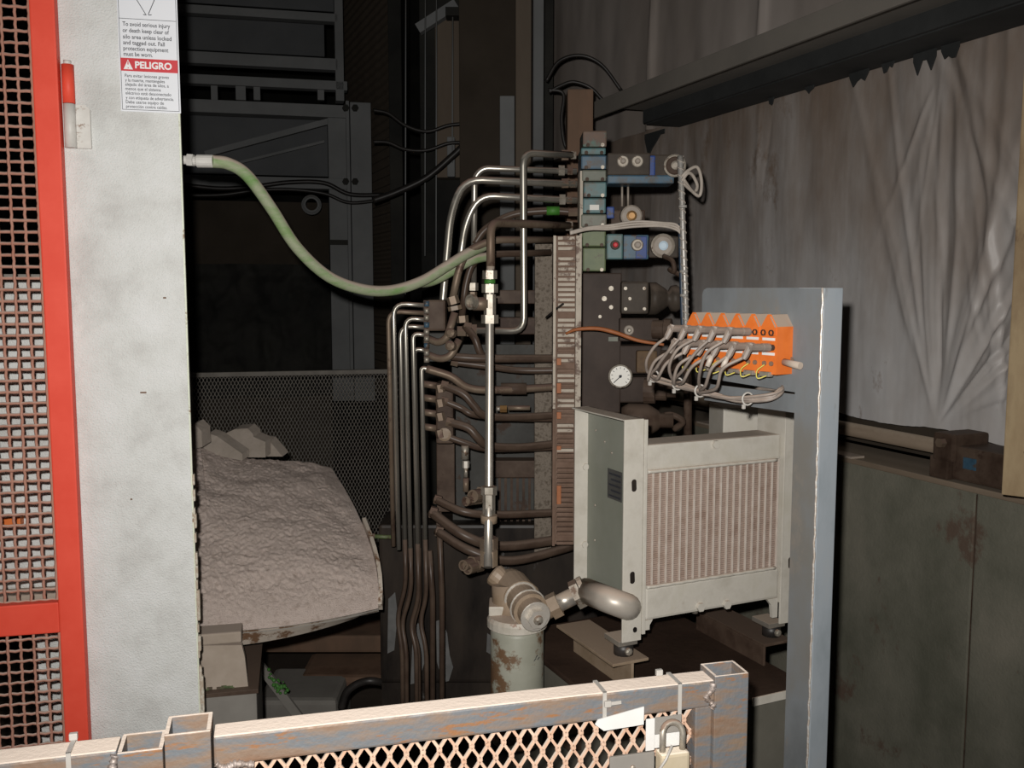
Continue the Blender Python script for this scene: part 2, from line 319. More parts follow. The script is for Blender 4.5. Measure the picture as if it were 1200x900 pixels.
# plastic sheeting, wrinkled
pA = lx(1056, 492); pB = lx(1128, 518); pC = lx(1062, 66); pD = lx(850, 300)
import numpy as np
_rt = random.Random(21)
RIDGE = []
for (px, pz), n_, a0, a1, L_, up in ((pA, 30, -.42, 1.3, 1.3, 1), (pB, 16, -.3, .9, 1.15, 1), (pC, 4, -.45, .12, .55, -1), (pD, 3, -.12, .12, .4, 1), ((pB[0] + .35, pB[1] - .1), 14, -.55, .5, 1.2, 1)):
    for k in range(n_):
        RIDGE.append((px, pz, up, a0 + (a1 - a0) * (k + _rt.random() * .9) / n_, (.007 + .013 * _rt.random()), (.0035 + .0080 * _rt.random()) * (1 if _rt.random() < .75 else -1), L_ * (.4 + .9 * _rt.random()), .35 * (_rt.random() - .65), .25 * _rt.random()))
def tarp_grid(x0, x1, nu, nv, z0f, z1, yo):
    X = np.linspace(x0, x1, nu)[None, :].repeat(nv, 0); Z0 = np.array([z0f(x) for x in X[0]])[None, :]
    Z = Z0 + (z1 - Z0) * np.linspace(0, 1, nv)[:, None]; Y = np.zeros_like(X)
    for px, pz, up, a0, wd, amp, L_, cv, st in RIDGE:
        dx = X - px; dz = (Z - pz) * up + .03; r = np.hypot(dx, dz)
        da = (np.arctan2(dx, np.maximum(dz, 1e-4)) - a0 - cv * r) * np.maximum(r, .10)
        w_ = wd * (.45 + .75 * np.minimum(1, r / .7))
        Y -= np.where(dz > 0, amp * np.exp(-np.abs(da / w_) ** 1.6) * np.exp(-(r / L_) ** 2) * np.clip((r - st) / .15, 0, 1), 0)
    fx = np.array([[fbm(x * 1.7, z * 1.1, 3.1) * .014 + .0014 * math.sin((x + .1 * z) * 34 + 1.8 * fbm(x * 1.6, z * .8, 1.3, 2)) + .0006 * fbm(x * 45, z * 5, 2.2, 2) for x, z in zip(rx, rz)] for rx, rz in zip(X, Z)])
    Y += fx + yo
    return B(FW).grid(np.stack([X, Y, Z], -1).reshape(-1, 3).tolist(), nu, nv)
zb0 = lx(1100, 516)[1]; xL = lx(690, 300)[0]
def sheet(x0, x1, z0f, z1f, nu, nv, yf, yo):
    pts = []
    for j in range(nv):
        for i in range(nu):
            x = x0 + (x1 - x0) * i / (nu - 1); a, b = z0f(x), z1f(x); z = a + (b - a) * j / (nv - 1)
            pts.append((x, yo + yf(x, z), z))
    return B(FW).grid(pts, nu, nv)
zbeam = lx(900, 103)[1]
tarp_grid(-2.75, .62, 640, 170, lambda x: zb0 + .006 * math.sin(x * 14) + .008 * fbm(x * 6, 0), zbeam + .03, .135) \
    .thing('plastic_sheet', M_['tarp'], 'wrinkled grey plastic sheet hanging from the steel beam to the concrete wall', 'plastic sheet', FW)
def tarp_up(x, z):
    y = .010 * fbm(x * 2.4, z * 1.2, 5.5) + .004 * math.sin(x * 30 + 1.5 * fbm(x * 2, z, 2.0)) * (.3 + .7 * abs(fbm(x * 2, z * .6, 4)))
    for px in (lx(735, 60)[0], lx(860, 30)[0]):
        d = x - px - .04 * (z - 2.6); y -= .022 * math.exp(-(d / .018) ** 2)
    return y
sheet(-3.7, 1.0, lambda x: zbeam + .02, lambda x: 4.3, 300, 50, tarp_up, .12) \
    .thing('plastic_sheet', M_['tarp_upper'], 'dim grey plastic sheet stretched above the steel beam', 'plastic sheet', FW)
# steel beam along the wall
xe = lx(693, 140, -.28)[0]
bm_ = empty('steel_beam', 'long dark steel beam running along the wall under the upper sheet', 'beam', FW)
B(FW).box((xe, -.285, zbeam + .0), (1.3, -.273, zbeam + .062), .002).part('front_lip', M_['beam_steel'], bm_)
B(FW).box((xe, -.273, zbeam + .050), (1.3, .07, zbeam + .062), .002).part('top_flange', M_['beam_steel'], bm_)
B(FW).box((xe, -.05, zbeam - .0), (1.3, -.036, zbeam + .050)).part('web', M_['beam_inner'], bm_)  # web and bottom flange darker than the lip: underside shade in the colour
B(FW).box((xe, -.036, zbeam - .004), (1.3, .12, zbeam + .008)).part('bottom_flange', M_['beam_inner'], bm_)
# torn dark tape scraps left on the sheet below the beam
for i, (u, v, wd, hg) in enumerate(((1008, 85, .08, .07), (1042, 72, .05, .05), (1085, 66, .08, .07), (1115, 56, .06, .06), (950, 103, .04, .05), (905, 112, .03, .05), (768, 155, .16, .16))):
    x, z = lx(u, v, .1); rr = random.Random(i)
    poly = [(x - wd / 2, zbeam)] + [(x - wd / 2 + wd * k / 5, z - hg * (.1 + .6 * rr.random()) * (1 if 0 < k < 5 else .2)) for k in range(6)] + [(x + wd / 2, zbeam)]
    where = ['broad', 'small', 'wide ragged', 'pointed', 'narrow', 'slender', 'large square'][i]
    B(FW).prism(poly[::-1], .094, .098).thing('felt_scrap', M_['beam_inner'], where + ' dark torn scrap hanging below the steel beam at ' + ['its middle', 'the short gap', 'the sheet fold', 'its right end', 'its shaded middle', 'the left of centre', 'the blue valve'][i], 'scrap', FW)
# pipe with couplings on the sill
pa = lx(995, 512, .06); pb = lx(1150, 545, .06)
pz = zl + .085
wp = empty('wall_pipe', 'dusty brown pipe lying above the sill beside the grey post', 'pipe', FW)
B(FW).tube([(-2.6, .07, pz), (pb[0] - .06, .07, pz)], .021, 14).part('tube', M_['sill_wood'], wp)
xk = lx(1114, 535, .03)[0]
vb = empty('pipe_coupling_block', 'grimy bolted coupling block at the end of the wall pipe', 'coupling', FW)
B(FW).box((xk + .03, .0, pz - .065), (xk + .33, .12, pz + .025), .008).part('body', M_['grimy'], vb)
for dx in (0, .22):
    B(FW).box((xk + dx - .02, -.015, pz - .02), (xk + dx + .05, .11, pz + .055), .008).part('clamp', M_['grimy'], vb)
    B(FW).hexn((xk + dx + .015, -.03, pz + .03), (xk + dx + .015, -.014, pz + .03), .013).part('bolt', M_['old_pipe'], vb)
B(FW).box((xk - .03, -.012, zl + .017), (xk + .03, .06, pz - .01), .004).part('saddle', M_['grimy'], vb)
for i in range(4):
    B(FW).hexn((xk + .26 + .0, -.008, pz - .055 + i * .02), (xk + .26, .002, pz - .055 + i * .02), .007).part('bolt', M_['old_pipe'], vb)
B(FW).box((xk + .07, -.003, pz - .03), (xk + .11, .0, pz), .001).part('blue_label', M_['blue_paint'], vb)
# timber plank standing at the right edge
FK = frame(*P(1186, 340, 2.05).xy, 0, -40)
zk0 = hit(FK, 1176, 580)[1]
pk = B(FK).box((0, 0, zk0), (.14, .045, 3.1), .003).thing('timber_plank', M_['plank_wood'], 'upright yellow timber plank at the right edge in front of the sheeting', 'plank', FK)
for z in (zk0 + .1, zk0 + .62, zk0 + .40): B(FK).lathe((.05, -.0005, z), (0, 1, 0), [(.0, 0), (.010, 0), (.011, .001)], 10).part('knot', M_['rust_post'], pk)

# ================================================================== LEFT: column, sign, red gate
FC = frame(-.8745, 1.85, 0, 13)
cx = lambda u, v, y=0: hit(FC, u, v, y)
col = empty('steel_column', 'white painted steel column carrying the bilingual warning sign', 'column', FC)
CW = cx(218, 337)[0]
B(FC).box((0, 0, 0), (CW - .003, .012, 3.2), .002).part('front_plate', M_['white_paint'], col)
B(FC).box((CW - .0035, .001, 0), (CW, .012, 3.2)).part('plate_edge', M_['white_edge'], col)
B(FC).box((.012, .012, 0), (.024, .16, 3.2)).part('flange', M_['white_paint'], col)
B(FC).box((.02, .09, 0), (CW - .06, .10, 3.2)).part('web', M_['white_paint'], col)
rr = random.Random(3)
for i in range(17):                                           # chipped blobs along the right edge, lower down
    v = 560 + i * 17 + rr.random() * 10; x, z = cx(225 + (v - 560) * .02, v)
    s = .004 + .009 * rr.random() * (v - 430) / 400
    B(FC).box((CW - .001, -.001, z - s * 2), (CW + s * .7, .012, z + s * 2), s * .3).part('paint_chip', M_['chipped'], col)
# hinge leaf on the column
h0 = cx(76, 122, -.01); h1 = cx(107, 174, -.01)
poly = [(h0[0] + .016, h1[1]), (h1[0], h1[1]), (h1[0], h0[1] - .008), (h1[0] - .008, h0[1]), (h0[0] + .016, h0[1])]
hl = B(FC).prism(poly, -.009, -.001).part('hinge_leaf', M_['hinge_metal'], col, 'white hinge leaf with a rust gash')
B(FC).cyl((h0[0] + .008, -.012, h1[1]), (h0[0] + .008, -.012, h0[1]), .011, 14).part('hinge_knuckle', M_['hinge_metal'], col)
# small scuffs
for u, v, l in ((168, 460, .012), (193, 349, .006), (154, 585, .004)):
    x, z = cx(u, v); B(FC).box((x - l / 2, -.0012, z - .0016), (x + l / 2, 0, z + .0016), .0005).part('scuff', M_['rust_post'], col)
# warning sign
s0 = cx(139, 60, -.003); s1 = cx(209.5, 60, -.003); zbot = cx(175, 131.5, -.003)[1]
sx0, sx1 = s0[0], s1[0]; ztop = zbot + .40
sg = empty('warning_sign', 'white and red bilingual PELIGRO warning sign on the white column', 'sign', FC)
B(FC).box((sx0, -.0025, zbot), (sx1, -.0003, ztop), .0008).part('sign_plate', M_['sign_white'], sg)
def zz(v): return cx(175, v, -.003)[1]
yb = -.0032
bx0, bx1 = sx0 + .0025, sx1 - .0025
zb1, zb2 = zz(84.3), zz(69.2)
B(FC).box((bx0, yb, zb1), (bx1, -.0024, zb2)).part('red_band', M_['sign_red'], sg)
for a, b in (((bx0, zz(129.5)), (bx0 + .0008, ztop - .003)), ((bx1 - .0008, zz(129.5)), (bx1, ztop - .003)), ((bx0, zz(129.5)), (bx1, zz(129.5) + .0008)), ((bx0, zz(23.5)), (bx1, zz(23.5) + .0008))):
    B(FC).box((a[0], yb, a[1]), (b[0], -.0024, b[1])).part('border_line', M_['ink'], sg)
for pts in (((160, 0), (171, 17)), ((181, 0), (174, 17)), ((168, 17.5), (172, 17.8)), ((174, 17.8), (178, 17.2)), ((160, 0), (156, -22)), ((181, 0), (184, -22)), ((170, -8), (171, -22))):
    (a, c), (b, d) = [(cx(u, v)[0], zz(v)) for u, v in pts]
    B(FC).bar((a, yb, c), (b, yb, d), .0012, .0008, up=(0.3, 0, 1)).part('figure_line', M_['ink'], sg)
xm = cx(150.5, 76)[0]; zc = (zb1 + zb2) / 2
B(FC).prism([(xm - .0085, zb1 + .003), (xm + .0085, zb1 + .003), (xm, zb2 - .003)], -.0040, -.0031).part('alert_triangle', M_['sign_lettering_white'], sg)
B(FC).box((xm - .0009, -.0046, zc - .0005), (xm + .0009, -.0039, zc + .006)).part('exclamation_mark', M_['sign_red'], sg)
B(FC).box((xm - .0009, -.0046, zb1 + .0045), (xm + .0009, -.0039, zb1 + .0062)).part('exclamation_mark', M_['sign_red'], sg)
def text(body, x0, x1, zc, h, m, parent, name, F, y, bold=0.0):
    c = bpy.data.curves.new(name, 'FONT'); c.body = body; c.size = 1.0; c.extrude = .0; c.offset = bold; c.resolution_u = 3
    o = bpy.data.objects.new('tmp', c); COL.objects.link(o); bpy.context.view_layer.update()
    me = bpy.data.meshes.new_from_object(o.evaluated_get(bpy.context.evaluated_depsgraph_get()))
    COL.objects.unlink(o); bpy.data.objects.remove(o)
    xs = [q.co.x for q in me.vertices]; a, b = min(xs), max(xs)
    T = ROOT[parent.name].inverted() @ F
    sx_ = (x1 - x0) / (b - a)
    for q in me.vertices: q.co = T @ Vector((x0 + (q.co.x - a) * sx_, y, zc + (q.co.y - .35) * h))
    me.materials.append(m); ob = bpy.data.objects.new(name, me); COL.objects.link(ob); ob.parent = parent; ROOT[ob.name] = ROOT[parent.name]; return ob
xa = lambda u: cx(u, 60)[0]
for body, v, u1 in (('To avoid serious injury', 29.4, 200.5), ('or death keep clear of', 36.8, 199), ('silo area unless locked', 44.2, 201.6), ('and tagged out. Fall', 51, 193.5), ('protection equipment', 57.8, 197.5), ('must be worn.', 64.4, 179)):
    text(body, xa(145), xa(u1), zz(v), S(6.6, 1.87), M_['ink'], sg, 'english_text', FC, yb, .012)
text('PELIGRO', xa(158), xa(201), zc, S(10.5, 1.87), M_['sign_lettering_white'], sg, 'peligro_heading', FC, -.0042, .035)
for body, v, u1 in (('Para evitar lesiones graves', 89.6, 197), ('y la muerte, manténgales', 94.8, 192), ('alejado del área de silos, a', 99.8, 196.5), ('menos que el sistema', 104.8, 187), ('eléctrico esté desconectado', 109.9, 199), ('y con etiqueta de advertencia.', 115.2, 202), ('Debe usarse equipo de', 120.3, 190), ('protección contra caídas.', 125.4, 194)):
    text(body, xa(145.5), xa(u1), zz(v), S(5.0, 1.87), M_['ink'], sg, 'spanish_text', FC, yb, .008)
# red mesh gate hinged on the column
gt = empty('mesh_gate', 'red framed wire mesh gate hinged on the white column', 'gate', FC)
gy0, gy1 = -.034, -.004
e0 = cx(83.5, 430, gy0)[0]; e1 = cx(54.5, 430, gy0)[0]
zr0, zr1 = cx(40, 744, gy0)[1], cx(40, 708, gy0)[1]
zg0 = .25; xg = -.95
B(FC).box((e1, gy0, zg0), (e0, gy1, 3.0), .003).part('stile', M_['red_paint'], gt)
B(FC).box((xg, gy0, zg0), (xg + .05, gy1, 3.0), .003).part('stile', M_['red_paint'], gt)
B(FC).box((xg + .05, gy0 + .001, zr0), (e1, gy1 - .001, zr1), .003).part('rail', M_['red_paint'], gt)
B(FC).box((xg + .05, gy0 + .001, zg0), (e1, gy1 - .001, zg0 + .05), .003).part('rail', M_['red_paint'], gt)
B(FC).box((xg + .05, gy0 + .001, 2.95), (e1, gy1 - .001, 3.0), .003).part('rail', M_['red_paint'], gt)
hx = h0[0] + .008
hz0, hz1 = h0[1], cx(76, 76, -.01)[1]
B(FC).cyl((hx, -.012, hz0 + .001), (hx, -.012, hz1), .0115, 14).part('hinge_barrel', M_['red_paint'], gt)
B(FC).cyl((hx, -.012, hz1), (hx, -.012, hz1 + .008), .007, 10).part('hinge_pin', M_['hinge_metal'], gt)
pit = S(13.25, 1.83); px_ = S(14.4, 1.83); wr = .0032
wy = -.012
def wave_wire(L, pitch, r, axis, ph):
    n = int(L / pitch * 2); pts = []
    for i in range(n + 1):
        t = i * pitch / 2; o = .0026 * (1 if (i + ph) % 2 else -1)
        pts.append((t, o, 0) if axis == 'x' else (0, o, t))
    return B().tube(pts, r, 5, False)
LX = e1 - (xg + .05)
mh = [wave_wire(LX, px_, wr, 'x', k).mesh('wire') for k in (0, 1)]
for m in mh: m.materials.append(M_['mesh_wire'])
def meshpanel(z0, z1):
    n = int((z1 - z0) / pit)
    for i in range(n + 1):
        z = z0 + i * pit
        inst(mh[i % 2], 'wire', gt, FC @ Matrix.Translation((xg + .05, wy, z)))
    mv = [wave_wire(z1 - z0, pit, wr, 'z', k).mesh('wire') for k in (0, 1)]
    for m in mv: m.materials.append(M_['mesh_wire'])
    k = int(LX / px_)
    for i in range(k + 1):
        inst(mv[i % 2], 'wire', gt, FC @ Matrix.Translation((e1 - .006 - i * px_, wy, z0)))
meshpanel(zr1, 2.95); meshpanel(zg0 + .05, zr0)
# cabinet standing behind the gate
FB = frame(-.8745, 1.85, 0, 13)
by = .20
zc0, zc1 = hit(FB, 25, 690, by)[1], hit(FB, 25, 328, by)[1]
cb = empty('white_cabinet', 'pale cabinet standing behind the red mesh gate', 'cabinet', FB)
B(FB).box((-.62, by, zc0), (-.008, by + .35, zc1), .006).part('body', M_['white_paint'], cb)
B(FB).box((-.62, by - .03, zc1), (-.008, by + .36, zc1 + .012), .003).part('top_plate', M_['grey_plate'], cb)
B(FB).box((-.62, by - .05, zc0 - .05), (-.008, by + .35, zc0), .004).part('plinth', M_['bracket_tan'], cb)
B(FB).box((hit(FB, 44, 800, by)[0], by, .0), (-.004, by + .3, zc0 - .05), .004).part('leg', M_['white_paint'], cb)
B(FB).box((-.62, by, .0), (-.55, by + .3, zc0 - .05), .004).part('leg', M_['white_paint'], cb)
x, z = hit(FB, 12, 612, by - .03)
B(FB).box((x - .02, by - .03, z - .012), (x + .02, by, z + .012), .003).part('orange_latch', M_['orange_plastic'], cb)
# ================================================================== NEAR GATE RAIL (bottom)
FG = frame(*P(846, 800, 1.2).xy, 0, 14.5)
gh = lambda u, v, y=0: hit(FG, u, v, y)
TS = .036
ztp = gh(700, 813, 0)[1]
PW = .045
gr = empty('steel_gate', 'rusty square tube gate with expanded metal infill in the foreground', 'gate', FG)
xl = gh(250, 870)[0]
B(FG).box((xl, 0, ztp - TS), (0, TS, ztp), .003).part('top_rail', M_['rail_steel'], gr)
def opentube(x0, x1, y0, y1, z0, z1, t):
    b = B(FG)
    b.box((x0, y0, z0), (x1, y0 + t, z1), .0012); b.box((x0, y1 - t, z0), (x1, y1, z1), .0012)
    b.box((x0, y0 + t, z0), (x0 + t, y1 - t, z1)); b.box((x1 - t, y0 + t, z0), (x1, y1 - t, z1))
    b.box((x0 + t, y0 + t, z1 - .055), (x1 - t, y1 - t, z1 - .05)); return b
opentube(-.012, -.012 + PW + .004, -.004, PW - .004, ztp - .9, ztp + .007, .0035).part('end_post', M_['rail_steel'], gr)
rr = random.Random(5)
def bead(pts, r, F):
    path = spline(pts, 10); rad = [.55 + .75 * rr.random() for _ in path]
    return B(F).tube(path, r, 8, rf=lambda t: rad[min(len(rad) - 1, int(t * (len(rad) - 1) + .5))])
bead([(-.013, -.001, ztp - .002), (-.015, -.001, ztp - .012), (-.022, .0, ztp - .022), (-.013, -.001, ztp - .032), (-.014, 0, ztp - .037)], .0042, FG).part('weld_bead', M_['weld'], gr)
# expanded metal infill
cwid, chei = S(19.3, 1.14) / .968, S(37, 1.14)
def expanded(F, x0, x1, z0, z1, y, cw, ch, wd, th, clip=None):
    b = B(F); nx = int((x1 - x0) / cw) + 2; nz = int((z1 - z0) / ch) + 2
    for i in range(nx):
        for j in range(nz):
            cxx = x0 + i * cw; zt = z1 - j * ch
            kn = ch * .10
            for sx in (-1, 1):
                a = (cxx, y, zt - kn / 2); q = (cxx + sx * cw / 2, y, zt - ch / 2 + kn / 2)
                b.bar(a, q, wd, th, up=(1, 0, 0))
                b.bar((cxx + sx * cw / 2, y, zt - ch / 2 - kn / 2), (cxx, y, zt - ch + kn / 2), wd, th, up=(1, 0, 0))
            b.box((cxx - wd * .9, y - th / 2, zt - kn / 2), (cxx + wd * .9, y + th / 2, zt + kn / 2))
            b.box((cxx + cw / 2 - wd * .9, y - th / 2, zt - ch / 2 - kn / 2), (cxx + cw / 2 + wd * .9, y + th / 2, zt - ch / 2 + kn / 2))
    return b
expanded(FG, xl + .05, -.035, ztp - TS - .19, ztp - TS - .002, .016, cwid, chei, .0036, .004).part('expanded_metal_infill', M_['expanded'], gr, 'dusty expanded metal with diamond holes', 'stuff')
B(FG).box((xl + .003, .004, ztp - .9), (xl + .045, TS - .004, ztp - TS), .002).part('inner_stile', M_['rail_steel'], gr)
B(FG).box((-.036, .003, ztp - .9), (-.012, TS - .003, ztp - TS), .002).part('mesh_frame', M_['rail_steel'], gr)
bead([(xl + .002, 0, ztp - TS + .004), (xl + .012, -.001, ztp - TS - .003), (xl + .024, -.001, ztp - TS + .001), (xl + .044, 0, ztp - TS - .003)], .005, FG).part('weld_bead', M_['weld'], gr)
# fixed rail continuing to the left, with two open tube tops
fr = empty('fixed_guard_rail', 'dusty fixed guard rail with two open tube tops at the left', 'rail', FG)
x0, x1 = gh(137, 860)[0], gh(247, 860)[0]; xm = (x0 + x1) / 2 - .001
B(FG).box((-1.75, -.002, ztp - .048), (x0 - .001, TS, ztp - .002), .003).part('tube_rail', M_['rail_steel'], fr)
opentube(x0, xm - .001, -.006, .044, ztp - .9, ztp - .004, .0045).part('tube_post', M_['rail_steel'], fr)
opentube(xm + .001, x1, -.004, .048, ztp - .9, ztp + .010, .0045).part('tube_post', M_['rail_steel'], fr)
bead([(x0 - .002, -.002, ztp - .006), (x0 - .006, -.003, ztp - .024), (x0 - .003, -.002, ztp - .046)], .0045, FG).part('weld_bead', M_['weld'], fr)
def ziptie(x, label, tail, head):
    e = empty('zip_tie', label, 'cable tie', FG @ Matrix.Translation((x, 0, ztp)))
    w_, t = .0026, .0012; b = B(FG); y0, y1, z0, z1 = -.0022, TS + .001, ztp - TS - .012, ztp + .0022
    b.box((x - w_, y0, z1 - t), (x + w_, y1, z1)); b.box((x - w_, y0, z0), (x + w_, y0 + t, z1)); b.box((x - w_, y1 - t, z0), (x + w_, y1, z1)); b.box((x - w_, y0, z0), (x + w_, y1, z0 + t))
    b.part('band', M_['zip_tie'], e)
    hx_, hy_, hz_ = head
    B(FG).box((x + hx_ - .0045, hy_ - .003, hz_ - .004), (x + hx_ + .0045, hy_ + .003, hz_ + .004), .001).part('lock_head', M_['zip_tie'], e)
    if tail: B(FG).bar((x + hx_, hy_ - .001, hz_), (x + hx_ + tail[0], hy_ + tail[1], hz_ + tail[2]), .0045, .0012).part('tail', M_['zip_tie'], e)
ziptie(gh(708, 830)[0], 'grey cable tie with its tail pointing right above the white tag', (.018, -.002, .001), (.003, -.004, ztp - .013))
ziptie(gh(796, 820)[0], 'grey cable tie looped through the padlock shackle', None, (-.016, .030, ztp + .006))
ziptie(gh(80, 880)[0], 'dusty cable tie with square head at the far left of the rail', None, (0, .03, ztp + .006))
# padlock
lxk, lzk = gh(787, 886, -.02)
pl = empty('padlock', 'brass padlock with steel shackle hanging on the foreground gate', 'padlock', FG @ Matrix.Translation((lxk, -.02, lzk)))
B(FG).box((lxk - .019, -.031, lzk - .045), (lxk + .021, -.010, lzk + .008), .004).part('body', M_['lock_brass'], pl)
sh = [(lxk - .013, -.02, lzk + .006)] + [(lxk + .001 - .014 * math.cos(t), -.02 + .004 * math.sin(t), lzk + .030 + .014 * math.sin(t)) for t in [i * math.pi / 10 for i in range(11)]] + [(lxk + .015, -.02, lzk + .006)]
B(FG).tube(sh, .0042, 10).part('shackle', M_['nut'], pl)
B(FG).tube([(lxk - .020, -.028, lzk - .03), (lxk - .026, -.034, lzk - .012), (lxk - .014, -.034, lzk + .004), (lxk - .004, -.03, lzk + .02)], .0018, 6).part('key_wire', M_['zip_tie'], pl)
a, zt = gh(697, 845, -.004); b_, _ = gh(754, 845, -.004)
B(FG).prism([(a, zt - .004), (a + .012, zt - .014), (b_, zt - .012), (b_, zt + .012), (a + .004, zt + .002)], -.0035, -.002, F=FG @ Matrix.Translation((0, -.002, 0))).thing('white_tag', M_['white_tag'], 'white strip tag under the top rail left of the padlock', 'tag', FG @ Matrix.Translation((a, 0, zt)))
t0 = gh(757, 870, -.008); t1 = gh(799, 838, -.008)
pt = empty('lockout_tag', 'folded white lockout tag behind the padlock shackle', 'tag', FG @ Matrix.Translation((t0[0], -.008, t0[1])))
B(FG).box((t0[0], -.0075, t0[1] - .012), (t0[0] + .012, -.0065, t1[1])).part('folded_edge', M_['white_tag'], pt)
B(FG).box((t0[0] + .0125, -.007, t0[1] - .01), (t1[0], -.006, t0[1] + .008)).part('lower_flap', M_['white_tag'], pt)
B(FG).box((t0[0] + .0125, -.0065, t0[1] + .0085), (t1[0], -.0055, t1[1])).part('grey_face', M_['grey_plate'], pt)
a, zt = gh(715, 893, -.006); b_, _ = gh(767, 893, -.006)
lp = empty('hasp_plate', 'grey hasp plate at the bottom beside the padlock', 'hasp', FG @ Matrix.Translation((a, -.006, zt - .05)))
B(FG).box((a, -.006, zt - .05), (b_, -.002, zt + .006), .001).part('plate', M_['grey_plate'], lp)
B(FG).lathe(((a + b_) / 2, -.006, zt - .012), (0, -1, 0), [(.004, 0), (.004, .002), (.002, .003)], 8).part('rivet', M_['nut'], lp)

# ================================================================== GALVANISED POST, PLATE AND ORANGE MODULES
FP = frame(*P(965, 340, 1.5).xy, 0, -58)
def px_(x): return -.062 + (x + .05) * 1.16
ph = lambda u, v, y=0: hit(FP, u, v, y)
ZT = CAMH + .004
po = empty('galvanised_post', 'tall galvanised square post with a weld seam along its corner', 'post', FP)
B(FP).box((-.052, .0015, 0), (0, .048, ZT), .002).part('tube', M_['galvanised'], po)
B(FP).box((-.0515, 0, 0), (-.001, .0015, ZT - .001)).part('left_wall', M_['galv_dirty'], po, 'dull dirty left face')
wl = [(-.0008 + .0008 * math.sin(i * 2.3), -.0008 + .0006 * math.cos(i * 1.7), .2 + (ZT - .2) * i / 120) for i in range(121)]
B(FP).tube(wl, .0019, 6, True).part('weld_seam', M_['galv_edge'], po, 'bright weld seam')
B(FP).box((-.06, -.01, 0), (.01, .06, .008)).part('base_plate', M_['galvanised'], po)
pl0 = ph(822, 345, .006)[0]; zpb = ph(905, 457, .006)[1]; zpb2 = zpb + .008
r_ = .012
poly = [(-.0525, zpb), (-.0525, ZT), (pl0 + r_, ZT), (pl0 + r_ * .3, ZT - r_ * .3), (pl0, ZT - r_), (pl0, zpb2)]
br = empty('mounting_plate', 'grey steel mounting plate welded to the galvanised post behind orange modules', 'plate', FP @ Matrix.Translation((-.05, .006, zpb)))
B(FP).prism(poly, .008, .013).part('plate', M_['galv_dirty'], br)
B(FP).box((pl0 + .005, .0135, zpb - .035), (-.0525, .018, zpb - .004)).part('lower_strip', M_['galv_dirty'], br)
B(FP).cyl((-.066, .0035, ph(945, 425)[1]), (-.066, .0045, ph(945, 425)[1]), .007, 14).part('bolt_hole', M_['rust_post'], br)
zt_, zb_ = ph(919, 369, -.03)[1], ph(915, 440, -.03)[1]
mw = (-.066 - (pl0 + .002)) / 6.0
MODS = ['orange six-port module nearest the post, two sockets left empty', 'second orange module from the post on the grey plate', 'third orange module from the post on the grey plate', 'fourth orange module from the post on the grey plate', 'fifth orange module from the post on the grey plate', 'orange module farthest from the post at the plate corner']
zs = [ph(905, 390, -.03)[1], ph(915, 408, -.03)[1]]
for i in range(6):
    x1 = -.066 - i * mw; x0 = x1 - mw + .0012; xm = (x0 + x1) / 2; q = (x1 - x0)
    e = empty('field_module', MODS[i], 'module', FP @ Matrix.Translation((xm, 0, zb_)), 'orange modules on the grey plate')
    body = [(x0, zb_), (x1, zb_), (x1, zt_ - .020), (xm + q * .12, zt_), (xm - q * .12, zt_), (x0, zt_ - .020)]
    B(FP).prism(body, -.030, .0078).part('housing', M_['orange_plastic'], e)
    B(FP).prism([(x0 + .002, zt_ - .034), (x1 - .002, zt_ - .034), (x1 - .002, zt_ - .021), (xm + q * .10, zt_ - .003), (xm - q * .10, zt_ - .003), (x0 + .002, zt_ - .021)], -.0335, -.030).part('front_cover', M_['orange_plastic'], e)
    for z in zs:
        for k in (-.25, .25): B(FP).lathe((xm + k * q, -.030, z), (0, -1, 0), [(.0052, 0), (.0052, .006), (.0036, .006), (.0036, .002)], 10).part('socket', M_['cable_black'], e)
        B(FP).box((x0 + .004, -.0312, z - .013), (x1 - .004, -.030, z - .0085)).part('port_label', M_['white_tag'], e)
    zf = zb_ + .018
    for k in (-.22, .22): B(FP).lathe((xm + k * q, -.030, zf), (0, -1, 0), [(.004, 0), (.004, .003), (.002, .003)], 10).part('indicator', M_['rust_post'], e)
    B(FP).box((x0 + .003, -.036, zb_ - .004), (x1 - .010, -.026, zb_ + .004), .001).part('earth_clip', M_['nut'], e)
    B(FP).tube(spline([(xm - .006, -.032, zb_ + .016), (xm - .010, -.045, zb_ + .006), (xm - .004, -.050, zb_ - .006), (xm + .004, -.038, zb_ - .002)]), .0011, 6).part('earth_wire', M_['earth_wire'], e)
B(FP).cyl((-.066, -.012, ph(938, 425)[1]), (-.03, -.013, ph(938, 425)[1] - .004), .006, 12).thing('module_cable_gland', M_['bracket_tan'], 'dusty brown stub sticking out right of the orange modules', 'cable gland')
